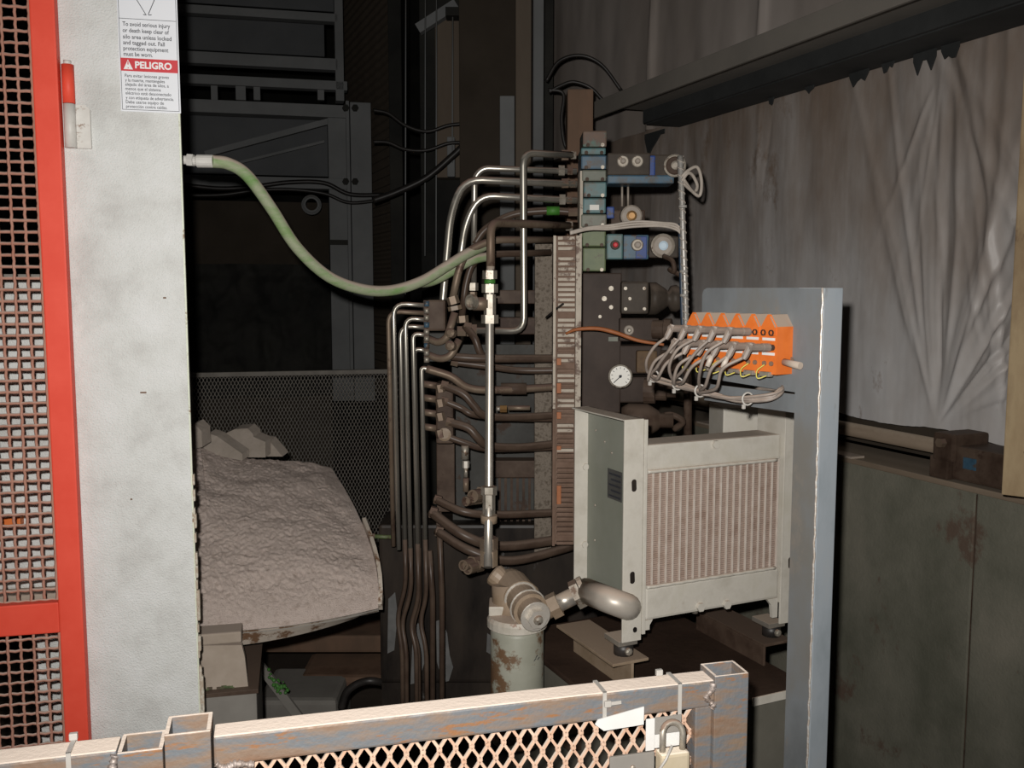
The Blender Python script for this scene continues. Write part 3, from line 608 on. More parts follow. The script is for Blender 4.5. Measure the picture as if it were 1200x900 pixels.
# connectors and their grey cables
rr = random.Random(11)
names = ['rightmost', 'second', 'third', 'fourth', 'fifth', 'sixth']
k_ = 0
for row, mods in ((0, (1, 2, 3, 4, 5)), (1, (0, 1, 2, 3, 4, 5))):
    for i in mods:
        xm = -.066 - (i + .5) * mw + (.006 if row else -.004); z = zs[row]
        lab = 'grey cable plugged into %s row of the %s orange module from the post' % (('upper', 'lower')[row], ['first', 'second', 'third', 'fourth', 'fifth', 'sixth'][i])
        e = empty('sensor_cable', lab, 'cable', FP @ Matrix.Translation((xm, -.035, z)), 'grey cables of the orange modules')
        B(FP).lathe((xm, -.033, z), (0, -1, .04), [(.0062, 0), (.0072, .004), (.0072, .018), (.0066, .020), (.0066, .048), (.0055, .052)], 10).part('plug', M_['cable_grey'], e)
        B(FP).lathe((xm, -.080, z + .002), (-.15, -.45, -.9), [(.0058, -.006), (.0058, .016), (.0040, .022)], 8).part('angled_boot', M_['cable_grey'], e)
        j = rr.random
        drop = .052 + .014 * j()
        grp = 0 if i <= 1 else (1 if i <= 3 else 2)
        bx = px_((-.165, -.212, -.262)[grp]) + .012 * (j() - .5); bz = zb_ + (-.036, -.030, -.020)[grp] + .010 * (j() - .5); byy = (-.075, -.075, -.085)[grp] + .016 * (j() - .5)
        pts = [(xm - .003, -.089, z - .014), (xm - .014 - .014 * j(), -.100 - .016 * j(), z - .034), (xm - .020 + (bx - xm) * .25 - .010 * j(), -.100 - .014 * j(), z - .062 - .008 * j()),
               (bx, byy, bz)]
        pts += [(px_(-.165) + .008 * j() if grp else px_(-.145), -.068 + .008 * j(), zb_ - .040 + .008 * (j() - .5)), (px_(-.115) + .008 * j(), -.050 + .008 * j(), zb_ - .046 + .009 * (j() - .5)), (px_(-.075) + .006 * j(), -.026 + .006 * j(), zb_ - .040 + .010 * (j() - .5)), (px_(-.066) + .004 * j(), -.004, zb_ - .030 + .01 * (j() - .5)), (px_(-.085), .020, zb_ - .026 + .008 * (j() - .5)), (px_(-.14), .03, zb_ - .036)]
        B(FP).tube(spline(pts, 7), .0029, 7).part('lead', M_['cable_grey'], e)
        if i in (2, 1) and row: B(FP).cyl((xm - .004, -.090, z - .016), (xm - .008, -.096, z - .034), .0045, 8).part('marker_sleeve', M_['wire_pale'], e)
for x, y, z, lab in ((-.262, -.085, zb_ - .018, 'pale cable tie round the leftmost loop of the grey cables'), (-.215, -.075, zb_ - .028, 'pale cable tie round the middle loop of the grey cables'), (-.168, -.072, zb_ - .036, 'pale cable tie round the near loop of the grey cables'), (-.098, -.040, zb_ - .044, 'pale cable tie near the post on the grey cable loop')):
    T = FP @ Matrix.Translation((px_(x), y, z))
    e = empty('cable_tie', lab, 'cable tie', T)
    ring = [(.003 * math.cos(t), .0095 * math.cos(t), .0105 * math.sin(t)) for t in [k * 2 * math.pi / 16 for k in range(16)]]
    B(T).tube(ring, .0017, 6, closed=True).part('loop', M_['zip_tie'], e)
    B(T).box((-.004, -.010, -.017), (.001, -.005, -.009), .001).part('lock_head', M_['zip_tie'], e)

# ================================================================== OIL COOLER
FR = frame(*P(757, 340, 1.9).xy, 0, 24.7)
rh = lambda u, v, y=0: hit(FR, u, v, y)
zct = rh(750, 491)[1]; zcb = rh(745, 751)[1]
xr0, xr1 = rh(916, 600)[0], rh(936, 600)[0]
oc = empty('oil_cooler', 'beige finned oil cooler with slotted side channels on the dark tank', 'oil cooler', FR @ Matrix.Translation((0, 0, zcb)))
def slot(b, x, z, w_=.006, h_=.013, y=-.0006):
    n = 12; pts = []
    for k in range(n):
        t = 2 * math.pi * k / n; pts.append((x + w_ * math.cos(t), z + (h_ - w_) * (1 if math.sin(t) > 0 else -1) + w_ * math.sin(t)))
    b.prism(pts, y, y + .0005); return b
lc = empty('dummy', None, None, FR) if False else None
DY = .225
sp_ = B(FR); sp_.box((-.046, 0, zcb), (0, .004, zct), .001); sc1 = sp_.part('front_flange', M_['cooler_paint'], oc)
B(FR).box((-.004, .004, zcb + .02), (0, DY, zct), 0).part('side_sheet', M_['cooler_side'], oc, 'dark green side sheet')
B(FR).box((-.037, DY, zcb + .045), (0, DY + .004, zct), .001).part('rear_flange', M_['cooler_paint'], oc)
B(FR).box((-.046, .004, zct - .003), (0, DY, zct), .001).part('top_closure', M_['cooler_paint'], oc)
B(FR).box((0.001, -.002, zcb + .012), (.009, .05, zct - .002), .001).part('inner_return', M_['cooler_paint'], oc)
for u, v in ((743, 569), (741, 677)):
    x, z = rh(u, v); slot(B(FR), x, z, y=-.0036 if u > 900 else -.0006).part('slot', M_['oil_black'], oc)
x, z = rh(744, 738); slot(B(FR), x, z, .005, .006).part('slot', M_['oil_black'], oc)
for u, v in ((930, 557), (925, 659)):
    x, z = rh(u, v); slot(B(FR), x, z, y=-.0036 if u > 900 else -.0006).part('slot', M_['oil_black'], oc)
for u, v, in ((686, 547), (685, 638)):
    x, z = rh(u, v, DY); B(FR).hexn((x, DY - .004, z), (x, DY, z), .008).part('bolt', M_['cooler_paint'], oc)
for y, dz in ((.19, .05), (.15, .07), (.12, .09), (.19, .22), (.19, .30)):
    B(FR).lathe((-.004, y, zct - dz), (-1, 0, 0), [(.003, 0), (.002, .002)], 6).part('rivet', M_['nut'], oc)
B(FR).box((-.0052, .075, zct - .19), (-.004, .135, zct - .125)).part('data_label', M_['panel_greyblue'], oc, 'small printed data label')
for k in range(5): B(FR).box((-.0056, .080, zct - .185 + k * .012), (-.0051, .128 - .008 * (k % 2), zct - .181 + k * .012)).part('label_print', M_['ink'], oc)
# tanks
zt1 = rh(760, 522)[1]; zt0 = rh(760, 553)[1]; zu1 = rh(760, 689)[1]; zu0 = rh(760, 727)[1]
xt1 = xr0 - .002
B(FR).box((.009, .006, zt0), (xt1, .085, zt1), .006).part('top_tank', M_['cooler_paint'], oc)
B(FR).box((.009, .000, zu0), (xt1, .085, zu1), .006).part('bottom_tank', M_['cooler_paint'], oc)
B(FR).tube([(.012 + (xt1 - .024) * i / 40, .004 + .001 * math.sin(i * 2.1), zt0 - .001) for i in range(41)], .004, 6).part('weld_bead', M_['cooler_paint'], oc); B(FR).tube([(.012 + (xt1 - .024) * i / 40, .001 + .001 * math.sin(i * 1.7), zu1 + .001) for i in range(41)], .004, 6).part('weld_bead', M_['cooler_paint'], oc)
for u, v in ((840, 521),):
    x, z = rh(u, v); B(FR).hexn((x, -.001, z), (x, .006, z), .009).part('bolt', M_['cooler_paint'], oc)
for u, v in ((820, 711), (851, 708)):
    x, z = rh(u, v); B(FR).hexn((x, -.007, z), (x, .0, z), .010).part('bolt', M_['cooler_paint'], oc)
x, z = rh(824, 724); B(FR).cyl((x, .03, zu0 - .014), (x, .03, zu0), .007, 10).part('drain_plug', M_['nut'], oc)
B(FR).prism([(0.010, zu0), (.030, zu0), (.022, zu0 - .012), (.022, zcb + .018), (.010, zcb + .018)], .002, .010).part('corner_foot', M_['cooler_paint'], oc)
B(FR).prism([(xt1 - .03, zu0), (xt1, zu0), (xt1, zu0 - .045), (xt1 - .014, zu0 - .045), (xt1 - .018, zu0 - .015)], .002, .010).part('corner_foot', M_['cooler_paint'], oc)
# core
ncol = 20; cwd = (xt1 - .006 - .010) / ncol; hc = zt0 - zu1
bmsh = B().box((-.0009, -.001, 0), (.0009, .05, hc)).mesh('tube_bar'); bmsh.materials.append(M_['fin_bar'])
pts = []; fs = []; nf = 110
fb = B(); w2 = cwd - .0022
for k in range(nf + 1):
    yy = .0030 if k % 2 else .0046; zz_ = hc * k / nf
    pts += [(-w2 / 2, yy, zz_), (w2 / 2, yy, zz_)]
fb.grid(pts, 2, nf + 1, False); fmsh = fb.mesh('fin_strip'); fmsh.materials.append(M_['fin_dust'])
for k in range(ncol + 1):
    inst(bmsh, 'tube_bar', oc, FR @ Matrix.Translation((.010 + k * cwd, .004, zu1)))
    if k < ncol: inst(fmsh, 'fin_strip', oc, FR @ Matrix.Translation((.010 + (k + .5) * cwd, .004, zu1)))
B(FR).box((.012, .045, zu1), (xt1 - .008, .06, zt0)).part('core_back', M_['fin_dust'], oc)
# right channel
zr1_ = rh(930, 463)[1]; zr0_ = rh(925, 729)[1]
B(FR).box((xr0 + .002, -.002, zr0_), (xr1 + .008, .003, zr1_), .001).part('right_flange', M_['cooler_paint'], oc)
B(FR).box((xr0, -.004, zr0_ + .05), (xr0 + .004, .09, zr1_), .001).part('right_web', M_['cooler_paint'], oc)
B(FR).lathe((xr1 - .004, -.0035, rh(925, 690)[1]), (0, 1, 0), [(.019, 0), (.019, .0008)], 18).part('port_hole', M_['oil_black'], oc)
B(FR).lathe((xr1 - .008, -.0045, rh(925, 690)[1]), (0, 1, 0), [(.013, 0), (.013, .0008)], 18).part('port_plug', M_['grimy'], oc)
# feet: rubber mount and angle
for (x, y, zb2, nm) in ((-.024, .03, zcb, 'front'), (xr0 + .006, .03, zr0_, 'right')):
    B(FR).box((x - .024, y - .02, zb2 - .012), (x + .022, y + .04, zb2 - .001), .001).part('foot_plate', M_['silver'], oc)
    B(FR).cyl((x, y, zb2 - .036), (x, y, zb2 - .012), .021, 14).part('rubber_mount', M_['cable_black'], oc)
    B(FR).lathe((x - .004, y - .024, zb2 - .022), (0, -1, 0), [(.008, 0), (.008, .006), (.004, .008)], 8).part('mount_bolt', M_['nut'], oc)
zan = zcb - .036
an = B(FR); an.box((-.075, -.012, zan - .006), (.012, .24, zan), .001); an.box((-.03, -.012, zan - .07), (-.024, .24, zan - .006), .001)
an.thing('angle_bracket', M_['head_brown'], 'brown angle iron under the front foot of the oil cooler', 'bracket', FR @ Matrix.Translation((-.03, 0, zan - .07)))
an = B(FR); za2 = zr0_ - .036; an.box((xr0 - .05, -.012, za2 - .006), (xr0 + .03, .24, za2), .001); an.box((xr0 - .05, -.012, za2 - .06), (xr0 - .044, .24, za2 - .006), .001)
an.thing('angle_bracket', M_['grimy'], 'dark angle iron under the right foot of the oil cooler', 'bracket', FR @ Matrix.Translation((xr0, 0, za2 - .06)))
# beige panel behind the cooler
FQ = frame(*P(851, 340, 2.3).xy, 0, 5)
a = hit(FQ, 851, 478); c = hit(FQ, 945, 510)
pn = empty('beige_panel', 'beige box panel behind the oil cooler under the cable loop', 'panel', FQ @ Matrix.Translation((0, 0, .95)))
B(FQ).box((0, 0, .95), (c[0], .12, a[1]), .003).part('panel_sheet', M_['cooler_paint'], pn)
B(FQ).box((c[0] * .75, -.006, .95), (c[0] * .78, 0, a[1]), .001).part('panel_rib', M_['cooler_paint'], pn)
# tank under the cooler
tz = zan - .07
ta = empty('hydraulic_tank', 'oily dark hydraulic tank carrying the oil cooler', 'tank', FR @ Matrix.Translation((0, 0, 0)))
yf = -.14
xt0 = -.115; xT1 = rh(952, 798, yf)[0]
B(FR).box((xt0, yf, tz - .012), (xT1, .42, tz), .003).part('top_plate', M_['tank_top'], ta)
B(FR).box((xt0 + .01, yf + .012, 0), (xT1 - .01, .41, tz - .012)).part('shell', M_['tank_front'], ta)
B(FR).box((xT1 - .16, yf - .004, tz - .014), (xT1, yf, tz + .004), .001).part('edge_strip', M_['cooler_paint'], ta)
# elbow from cooler to filter
D0 = 1.9
ep = [P(742, 708, 1.885), P(722, 708, 1.865), P(706, 698, 1.90), P(690, 687, 1.985)]
el = empty('cooler_elbow', 'fat dull silver elbow pipe joining the oil cooler to the filter head', 'pipe', ep[-1])
B().tube(fillet([P(738, 711, 1.96), P(735, 711, 1.868), P(713, 703, 1.868), P(686, 692, 1.985)], .05, 8), S(16, 1.88), 16).part('elbow', M_['elbow_silver'], el)
ax = (P(640, 717, 1.98) - P(690, 692, 1.98)).normalized()
q = P(685, 692, 1.98)
B().lathe(q, ax, [(S(18, 1.98), -.004), (S(18, 1.98), .006)], 16).part('collar', M_['silver'], el)
B().hexn(q + ax * .008, q + ax * .026, S(18, 1.98)).part('swivel_nut', M_['nut'], el)
B().cyl(q + ax * .026, q + ax * .072, S(10.5, 1.98), 14).part('adapter', M_['silver'], el)
B().hexn(q + ax * .062, q + ax * .084, S(15.5, 1.98)).part('swivel_nut', M_['head_brown'], el)
B().cyl(q + ax * .084, q + ax * .11, S(12, 1.98), 14).part('adapter', M_['head_brown'], el)
# filter
fc = P(606, 720, 2.0); R0 = S(34, 2.0)
tz0 = tz; tz = tz0 - .16
fi = empty('oil_filter', 'pale filter canister with peeling paint and brown filter head', 'filter', Vector((fc.x, fc.y, tz)))
B().lathe((fc.x, fc.y, tz), (0, 0, 1), [(R0 * .92, 0), (R0 * .95, .01), (R0 * .95, fc.z - tz - .035), (R0 * .90, fc.z - tz - .024)], 28, sharp=False).part('canister', M_['canister'], fi, 'pale green canister with brown peeled patches')
B().lathe((fc.x, fc.y, fc.z - .026), (0, 0, 1), [(R0 * .97, 0), (R0 * 1.07, .003), (R0 * 1.07, .018), (R0, .026), (R0 * .5, .028)], 28).part('rim', M_['canister_rim'], fi)
hb = P(597, 712, 2.02); ha = P(600, 688, 2.06); hc_ = P(631, 727, 1.90)
B().tube([hb + Vector((0, 0, -.02)), hb + Vector((-.004, .01, .05))], S(20, 2.0), 14).part('neck', M_['head_brown'], fi)
axh = (hc_ - ha).normalized(); Lh = (hc_ - ha).length
B().lathe(ha, axh, [(S(20, 2), -.02), (S(22, 2), .0), (S(22, 2), Lh * .35), (S(19, 2), Lh * .36), (S(19, 2), Lh * .6), (S(21, 2), Lh * .61), (S(21, 2), Lh * .72), (S(17, 2), Lh * .73), (S(17, 2), Lh * .9)], 22).part('head', M_['head_brown'], fi)
for k, r in ((.36, 20.5), (.62, 21.8), (.90, 17.6)):
    B().lathe(ha + axh * Lh * k, axh, [(S(r, 2), -.0015), (S(r + .8, 2), 0), (S(r, 2), .0015)], 22).part('seal_ring', M_['pale_metal'], fi)
B().hexn(ha + axh * Lh * .90, ha + axh * (Lh * .90 + .016), S(12, 2)).part('end_plug', M_['pale_metal'], fi)
B().lathe(ha + axh * (Lh * .9 + .016), axh, [(S(6, 2), 0), (S(5, 2), .005), (S(2, 2), .007)], 12).part('end_screw', M_['nut'], fi)
B().box((hb.x - .045, hb.y - .03, hb.z - .012), (hb.x + .01, hb.y + .035, hb.z + .012), .003).part('bolt_flange', M_['canister_rim'], fi)
B().lathe(P(578, 672, 2.07), (P(600, 690, 2.05) - P(578, 672, 2.07)), [(S(12, 2), 0), (S(14, 2), .004), (S(14, 2), .012), (S(12, 2), .03), (S(17, 2), .06)], 16).part('inlet', M_['head_brown'], fi)
B().tube([P(600, 690, 2.05), P(616, 705, 2.02)], S(22, 2), 14).part('head_block', M_['head_brown'], fi)
cxm = B()
for k in range(3):
    a = P(626 + k * 2, 764 - 3 * (k % 2), 2.0) ; a = Vector((a.x, fc.y - math.sqrt(max(0, (R0 * .955) ** 2 - (a.x - fc.x) ** 2)) - .0006, a.z))
    cxm.bar(a + Vector((-.003, 0, -.004)), a + Vector((.003, 0, .004)), .0014, .0008, up=(1, 0, 0))
cxm.part('ink_scrawl', M_['ink'], fi, None, 'stuff')
B(FR).box((-.135, .06, tz0 - .14), (-.106, .11, tz0 - .10), .002).part('bracket_arm', M_['grimy'], fi)
# ================================================================== HYDRAULIC RACK
D = 2.65
def nut(u, v, d, du, dv, ln, r, m, e, name='nut', kind='hex'):
    a = P(u - du * ln / 2, v - dv * ln / 2, d); b = P(u + du * ln / 2, v + dv * ln / 2, d)
    bb = B(); bb.hexn(a, b, S(r, d)) if kind == 'hex' else bb.cyl(a, b, S(r, d), 14)
    return bb.part(name, m, e)
def pipe(label, pts, wpx, m, fr=.03, nuts=(), name='hydraulic_pipe', cat='pipe', smooth=False, group=None, rough_split=None):
    pp = [P(*p) for p in pts]; d = pts[0][2]
    path = spline(pp, 6) if smooth else fillet(pp, fr, 5)
    b = B().tube(path, S(wpx / 2, d), 10)
    if not nuts: return b.thing(name, m, label, cat, group=group)
    e = empty(name, label, cat, pp[-1], group)
    b.part('tube', m, e)
    for n in nuts: nut(*n[:8], e, *(n[8:]))
    return e
SP, OP, GP = M_['silver_pipe'], M_['old_pipe'], M_['grimy_pipe']
H, V_ = (1, 0), (0, 1)
# --- bent silver pipes from the valve stack
pipe('silver pipe bending down in front of the others beside the slotted duct', [(672, 182, 2.62), (613, 179, 2.52), (614, 388, 2.52), (545, 387, 2.56)], 8, SP, .035,
     [(662, 182, 2.62, 1, 0, 8, 6.5, OP), (672, 182, 2.62, 1, 0, 6, 5, M_['nut']), (553, 387, 2.56, 1, 0, 12, 8, OP), (541, 388, 2.56, 1, 0, 10, 6.5, OP)])
pipe('silver pipe with a bright nut, second down on the valve stack', [(676, 201, 2.66), (566, 197, 2.66), (556, 208, 2.66), (555, 336, 2.66)], 7.2, SP, .05,
     [(658, 200, 2.66, 1, 0, 7, 6.5, M_['nut']), (668, 200.5, 2.66, 1, 0, 6, 5, OP), (554, 336, 2.66, 0, 1, 9, 6.5, M_['nut']), (554, 345, 2.66, 0, 1, 6, 5, OP)])
pipe('silver pipe sweeping widest left, third down on the valve stack', [(676, 216, 2.63), (544, 210, 2.60), (528, 250, 2.58), (518, 362, 2.56), (500, 362, 2.56)], 8.6, SP, .09,
     [(662, 215, 2.63, 1, 0, 8, 6, OP), (671, 215.5, 2.63, 1, 0, 6, 5, OP)])
pipe('grey-brown pipe arching inside the widest one, fourth on the valve stack', [(676, 235, 2.64), (562, 229, 2.62), (545, 262, 2.62), (533, 350, 2.60)], 8, SP, .09,
     [(659, 234, 2.64, 1, 0, 7, 6.5, M_['nut']), (667, 234.5, 2.64, 1, 0, 6, 5, OP)])
hg = pipe('dark hose with a green band reaching the valve stack', [(678, 249, 2.67), (640, 247, 2.67), (600, 252, 2.67), (570, 268, 2.66), (556, 286, 2.66)], 9, GP, .05, [(672, 249, 2.66, 1, 0, 12, 5, OP)], name='hydraulic_hose', cat='hose', smooth=True)
nut(648, 247, 2.665, 1, 0, 15, 5.2, M_['green_paint'], hg, 'green_band', 'cyl')
pipe('dark brown elbow pipe turning down into the tall centre line', [(676, 265, 2.62), (610, 262, 2.45), (575, 261, 2.32), (575, 318, 2.30)], 9, OP, .03, [(667, 265, 2.6, 1, 0, 8, 6, M_['nut'])])
pipe('brown pipe curling over from the duct into the upper fittings', [(648, 281, 2.60), (575, 281, 2.50), (546, 295, 2.48), (537, 318, 2.48), (530, 352, 2.48)], 8.5, OP, .05, [(531, 352, 2.48, .3, 1, 9, 7, OP), (533, 361, 2.48, .2, 1, 5, 8, M_['head_brown'])])
pipe('lower brown pipe nested under the curled one', [(645, 296, 2.64), (575, 298, 2.57), (554, 306, 2.56), (546, 330, 2.56), (541, 372, 2.56)], 8, GP, .05, [(542, 374, 2.56, .1, 1, 8, 7, OP)])
pipe('short bent brown pipe between the fittings and lower clamp', [(533, 366, 2.47), (524, 396, 2.47), (514, 402, 2.48), (500, 396, 2.5)], 9, OP, .03)
pipe('second short bent pipe below it, running to the clamp', [(538, 398, 2.49), (528, 418, 2.48), (515, 421, 2.49), (500, 415, 2.5)], 9, OP, .03)
# --- tall centre line down to the filter
tl = empty('riser_pipe', 'tall bright silver riser pipe standing in front of the hoses', 'pipe', P(572, 660, 2.1))
B().tube(fillet([P(575, 312, 2.30), P(574, 340, 2.30), P(573, 575, 2.20), P(572, 665, 2.10)], .02), S(5, 2.25), 12).part('tube', M_['silver'], tl)
for v, ln, r, m, k in ((322, 10, 8.5, 'nut', 'hex'), (330, 5, 6.5, 'green_paint', 'cyl'), (338, 10, 9.5, 'nut', 'hex'), (357, 24, 7, 'nut', 'hex'), (374, 10, 10, 'nut', 'hex')):
    nut(574, v, 2.29, 0, 1, ln, r, M_[m], tl, 'fitting', k)
nut(563, 356, 2.29, 1, 0, 18, 8, OP, tl, 'side_port', 'cyl')
B().lathe(P(555, 354, 2.27), (-.75, -.7, 0), [(S(9, 2.27), 0), (S(9, 2.27), .012), (S(6.5, 2.27), .012), (S(6.5, 2.27), .003)], 16).part('open_nut', M_['nut'], tl)
for v, ln, r, m, k, d in ((575, 10, 9.5, 'nut', 'hex', 2.19), (591, 24, 7.5, 'nut', 'hex', 2.18), (608, 9, 10, 'head_brown', 'cyl', 2.17), (637, 14, 11, 'old_pipe', 'hex', 2.15), (654, 18, 10.5, 'head_brown', 'hex', 2.13)):
    nut(573, v, d, 0, 1, ln, r, M_[m], tl, 'fitting', k)
for u, v, r in ((557, 581, 8), (549, 587, 6), (546, 662, 7), (551, 666, 7)):
    e = empty('open_fitting', {581: 'dark ring fitting left of the riser pipe', 587: 'smaller ring fitting behind the dark ring fitting', 662: 'dark pipe stub low down beside the filter inlet', 666: 'dark round plug beside the low pipe stub'}[v], 'fitting', P(u, v, 2.26))
    B().lathe(P(u, v, 2.26), (-.5, -.85, .1), [(S(r, 2.2), -.04), (S(r, 2.2), .012), (S(r * .7, 2.2), .012), (S(r * .7, 2.2), .0)], 14).part('ring', OP, e)
    B().hexn(P(u, v, 2.26) + Vector((.012, .02, 0)), P(u, v, 2.26) + Vector((.026, .045, -.004)), S(r * 1.2, 2.2)).part('nut', OP, e)
ns = empty('bleed_valve', 'small silver bleed valve hanging left of the riser pipe', 'valve', P(545, 575, 2.4))
nut(545, 530, 2.4, 0, 1, 16, 4.5, M_['nut'], ns, 'stem', 'cyl'); nut(546, 544, 2.4, 0, 1, 8, 4, M_['pale_metal'], ns, 'hex_nut'); nut(546, 553, 2.4, 0, 1, 12, 2.5, M_['nut'], ns, 'tip', 'cyl'); nut(546, 568, 2.4, 0, 1, 16, 3.5, OP, ns, 'tail', 'cyl')
# --- bundle of vertical pipes on the left
bund = [(461, 357, 2.50, 644, 'outermost front pipe of the vertical bundle, top bend highest', 500), (455, 366, 2.58, 640, 'outermost rear pipe of the vertical bundle beside the mesh fence', 500),
        (475, 374, 2.50, 700, 'third vertical bundle pipe, bending in below the top pair', 500), (469, 383, 2.58, 690, 'fourth vertical bundle pipe, hidden behind the third', 500),
        (484, 392, 2.50, 700, 'greenish vertical bundle pipe with the middle bend', 500), (485.5, 410, 2.53, 700, 'vertical bundle pipe tucked behind the greenish one', 500),
        (494, 432, 2.50, 690, 'innermost vertical bundle pipe with the lowest bend', 503)]
for i, (u, v, d, vb, lab, ue) in enumerate(bund):
    lean = (vb - v) * .022
    pts = [(ue, v + 1, d), (u, v - 1.5, d), (u + lean, vb, d)]
    if i < 2: pipe(lab, pts, 5.6, SP if i != 1 else OP, .035); continue
    vm = 632 + 5 * (i % 3); um = u + (vm - v) * .022; pts[-1] = (um, vm, d)
    e = empty('hydraulic_pipe', lab, 'pipe', P(u, 812, d))
    B().tube(fillet([P(*q) for q in pts], .035), S(2.8, d), 10).part('clean_length', SP, e)
    low = [(um, vm, d), (u + lean, vb - 14 + 4 * i, d), (u + lean - 14 + i, vb + 26 + 2 * i, d), (u + lean - 9 + i * 1.5, 760, d - .02), (u + lean - 8 + i * 1.5, 860, d - .03)]
    B().tube(fillet([P(*q) for q in low], .05), S(2.8, d), 10).part('oily_length', GP, e, 'oil-blackened lower length')
# clamps holding the bundle bends
cl = empty('pipe_clamp', 'bumpy silver clamp stack gripping the bends of the pipe bundle', 'clamp', P(500, 425, 2.5))
for k in range(9): nut(500, 356 + k * 8.2, 2.47, 0, 1, 6, 3.2, M_['nut' if k % 3 else 'blue_paint'], cl, 'clamp_bolt', 'cyl')
B().box(P(497, 424, 2.49), P(503, 352, 2.51)).part('clamp_plate', M_['grimy'], cl)
mb = empty('junction_block', 'brown junction block right of the pipe clamp stack', 'block', P(512, 388, 2.5))
B().box(P(500, 388, 2.47), P(524, 351, 2.54), .006).part('block', M_['grimy'], mb)
B().box(P(500, 424, 2.50), P(530, 389, 2.56), .006).part('lower_block', M_['panel_greyblue'], mb)
for v, r in ((383, 3), (398, 3)): B().lathe(P(530, v + 8, 2.47), (-.3, -1, .2), [(S(r + 3, 2.4), 0), (S(r + 3, 2.4), .02), (S(r, 2.4), .024)], 10).part('plug', OP, mb)
# left manifold with hose stubs
lm = empty('hose_manifold', 'grimy brown hose manifold with four stubs beside the bundle', 'manifold', P(521, 520, 2.5))
B().box(P(511, 520, 2.50), P(533, 446, 2.58), .005).part('block', M_['grimy'], lm)
for v in (451, 467, 484, 501): nut(504, v, 2.52, 1, 0.15, 16, 4.2, OP, lm, 'stub', 'cyl')
for v in (455, 472, 488, 508): nut(516, v, 2.49, .2, 1, 9, 5.5, OP, lm, 'nut')
B().lathe(P(521, 509, 2.49), (0, -1, 0), [(S(8, 2.5), 0), (S(8, 2.5), .006), (S(5, 2.5), .008)], 14).part('port_plug', M_['head_brown'], lm)
# brown hoses crossing behind the riser
hoses = [([(520, 417, 2.52), (565, 420, 2.52), (660, 420, 2.58)], 10, 'highest brown hose crossing behind the riser pipe', 0),
         ([(530, 424, 2.58), (570, 429, 2.58), (610, 434, 2.6), (660, 434, 2.6)], 8, 'thin dark hose just below the highest crossing hose', 0),
         ([(500, 432, 2.49), (528, 441, 2.49), (548, 454, 2.50), (580, 457, 2.52), (660, 453, 2.58)], 9.5, 'paler brown hose with a crimped sleeve right of the riser', 1),
         ([(518, 451, 2.47), (542, 461, 2.46), (555, 475, 2.46), (568, 487, 2.47), (600, 489, 2.52), (660, 486, 2.58)], 9.5, 'kinked brown hose dropping from the manifold top to mid height', 0),
         ([(518, 469, 2.50), (540, 478, 2.5), (556, 486, 2.5), (600, 490, 2.56), (660, 491, 2.6)], 8, 'brown hose running under the kinked one', 0),
         ([(524, 494, 2.47), (548, 501, 2.46), (560, 513, 2.46), (572, 522, 2.48), (610, 524, 2.53), (660, 519, 2.58)], 10, 'thick brown hose leaving the manifold foot', 0),
         ([(520, 510, 2.50), (545, 519, 2.5), (575, 526, 2.52), (660, 524, 2.6)], 8, 'brown hose tucked under the thick one', 0),
         ([(510, 585, 2.5), (545, 600, 2.46), (590, 603, 2.5), (665, 600, 2.58)], 9.5, 'brown hose crossing below the bleed valve', 0),
         ([(505, 600, 2.5), (545, 628, 2.45), (590, 640, 2.48), (670, 630, 2.56)], 12, 'thick sagging brown hose above the filter', 0),
         ([(512, 622, 2.52), (550, 645, 2.46), (600, 657, 2.48), (672, 640, 2.58)], 11, 'lowest brown hose running toward the cooler', 0),
         ([(545, 382, 2.55), (556, 396, 2.53), (562, 412, 2.53), (568, 420, 2.54)], 9, 'short brown hose curving down from the junction fittings', 0)]
for pts, wpx, lab, sl_ in hoses:
    o = pipe(lab, pts, wpx, OP if sl_ else GP, .03, [(602, 455.5, 2.54, 1, 0, 30, 7, M_['grimy'], 'sleeve', 'cyl')] if sl_ else [(pts[0][0] + 3, pts[0][1] + .5, pts[0][2], 1, .25, 8, wpx * .62, OP)], 'hydraulic_hose', 'hose', True, 'brown hoses of the rack')
bh = empty('brass_coupling', 'short brass coupling between the hoses left of the slotted duct', 'coupling', P(600, 480, 2.5))
nut(590, 479, 2.5, 1, 0, 8, 4.5, M_['brass'], bh, 'brass_nut'); nut(608, 478, 2.5, 1, 0, 26, 3, OP, bh, 'sleeve', 'cyl'); nut(584, 479, 2.5, 1, 0, 5, 3, M_['nut'], bh, 'tip', 'cyl')
# --- rack steelwork
rk = empty('rack_frame', 'grimy steel rack frame with pale speckled post behind the hoses', 'rack', P(600, 800, 2.75))
B().box(P(626, 655, 2.68), (P(646, 655, 2.68).x, 2.74, P(626, 285, 2.68).z), .003).part('speckled_post', M_['speckle_grey'], rk, 'pale speckled post')
B().box(P(512, 600, 2.62), (P(533, 600, 2.62).x, 2.66, P(512, 520, 2.62).z), .003).part('brown_plate', M_['grimy'], rk)
B().box(P(531, 640, 2.78), (P(628, 640, 2.78).x, 2.80, P(531, 404, 2.78).z)).part('back_panel', M_['panel_greyblue'], rk)
for v0, v1 in ((340, 356), (372, 392), (540, 560)):
    B().box(P(576, v1, 2.70), (P(690, v1, 2.7).x, 2.76, P(576, v0, 2.70).z), .003).part('cross_bar', M_['grimy'], rk)
for k in range(6): B().box(P(584 + k * 7, 640, 2.765), (P(587 + k * 7, 640, 2.765).x, 2.775, P(584, 560, 2.765).z)).part('rib', M_['grimy'], rk)
B().box(P(446, 800, 2.72), (P(700, 800, 2.72).x, 2.9, P(446, 615, 2.72).z), .01).part('plinth', M_['oil_black'], rk, 'oil soaked plinth with grey rubbed patches')
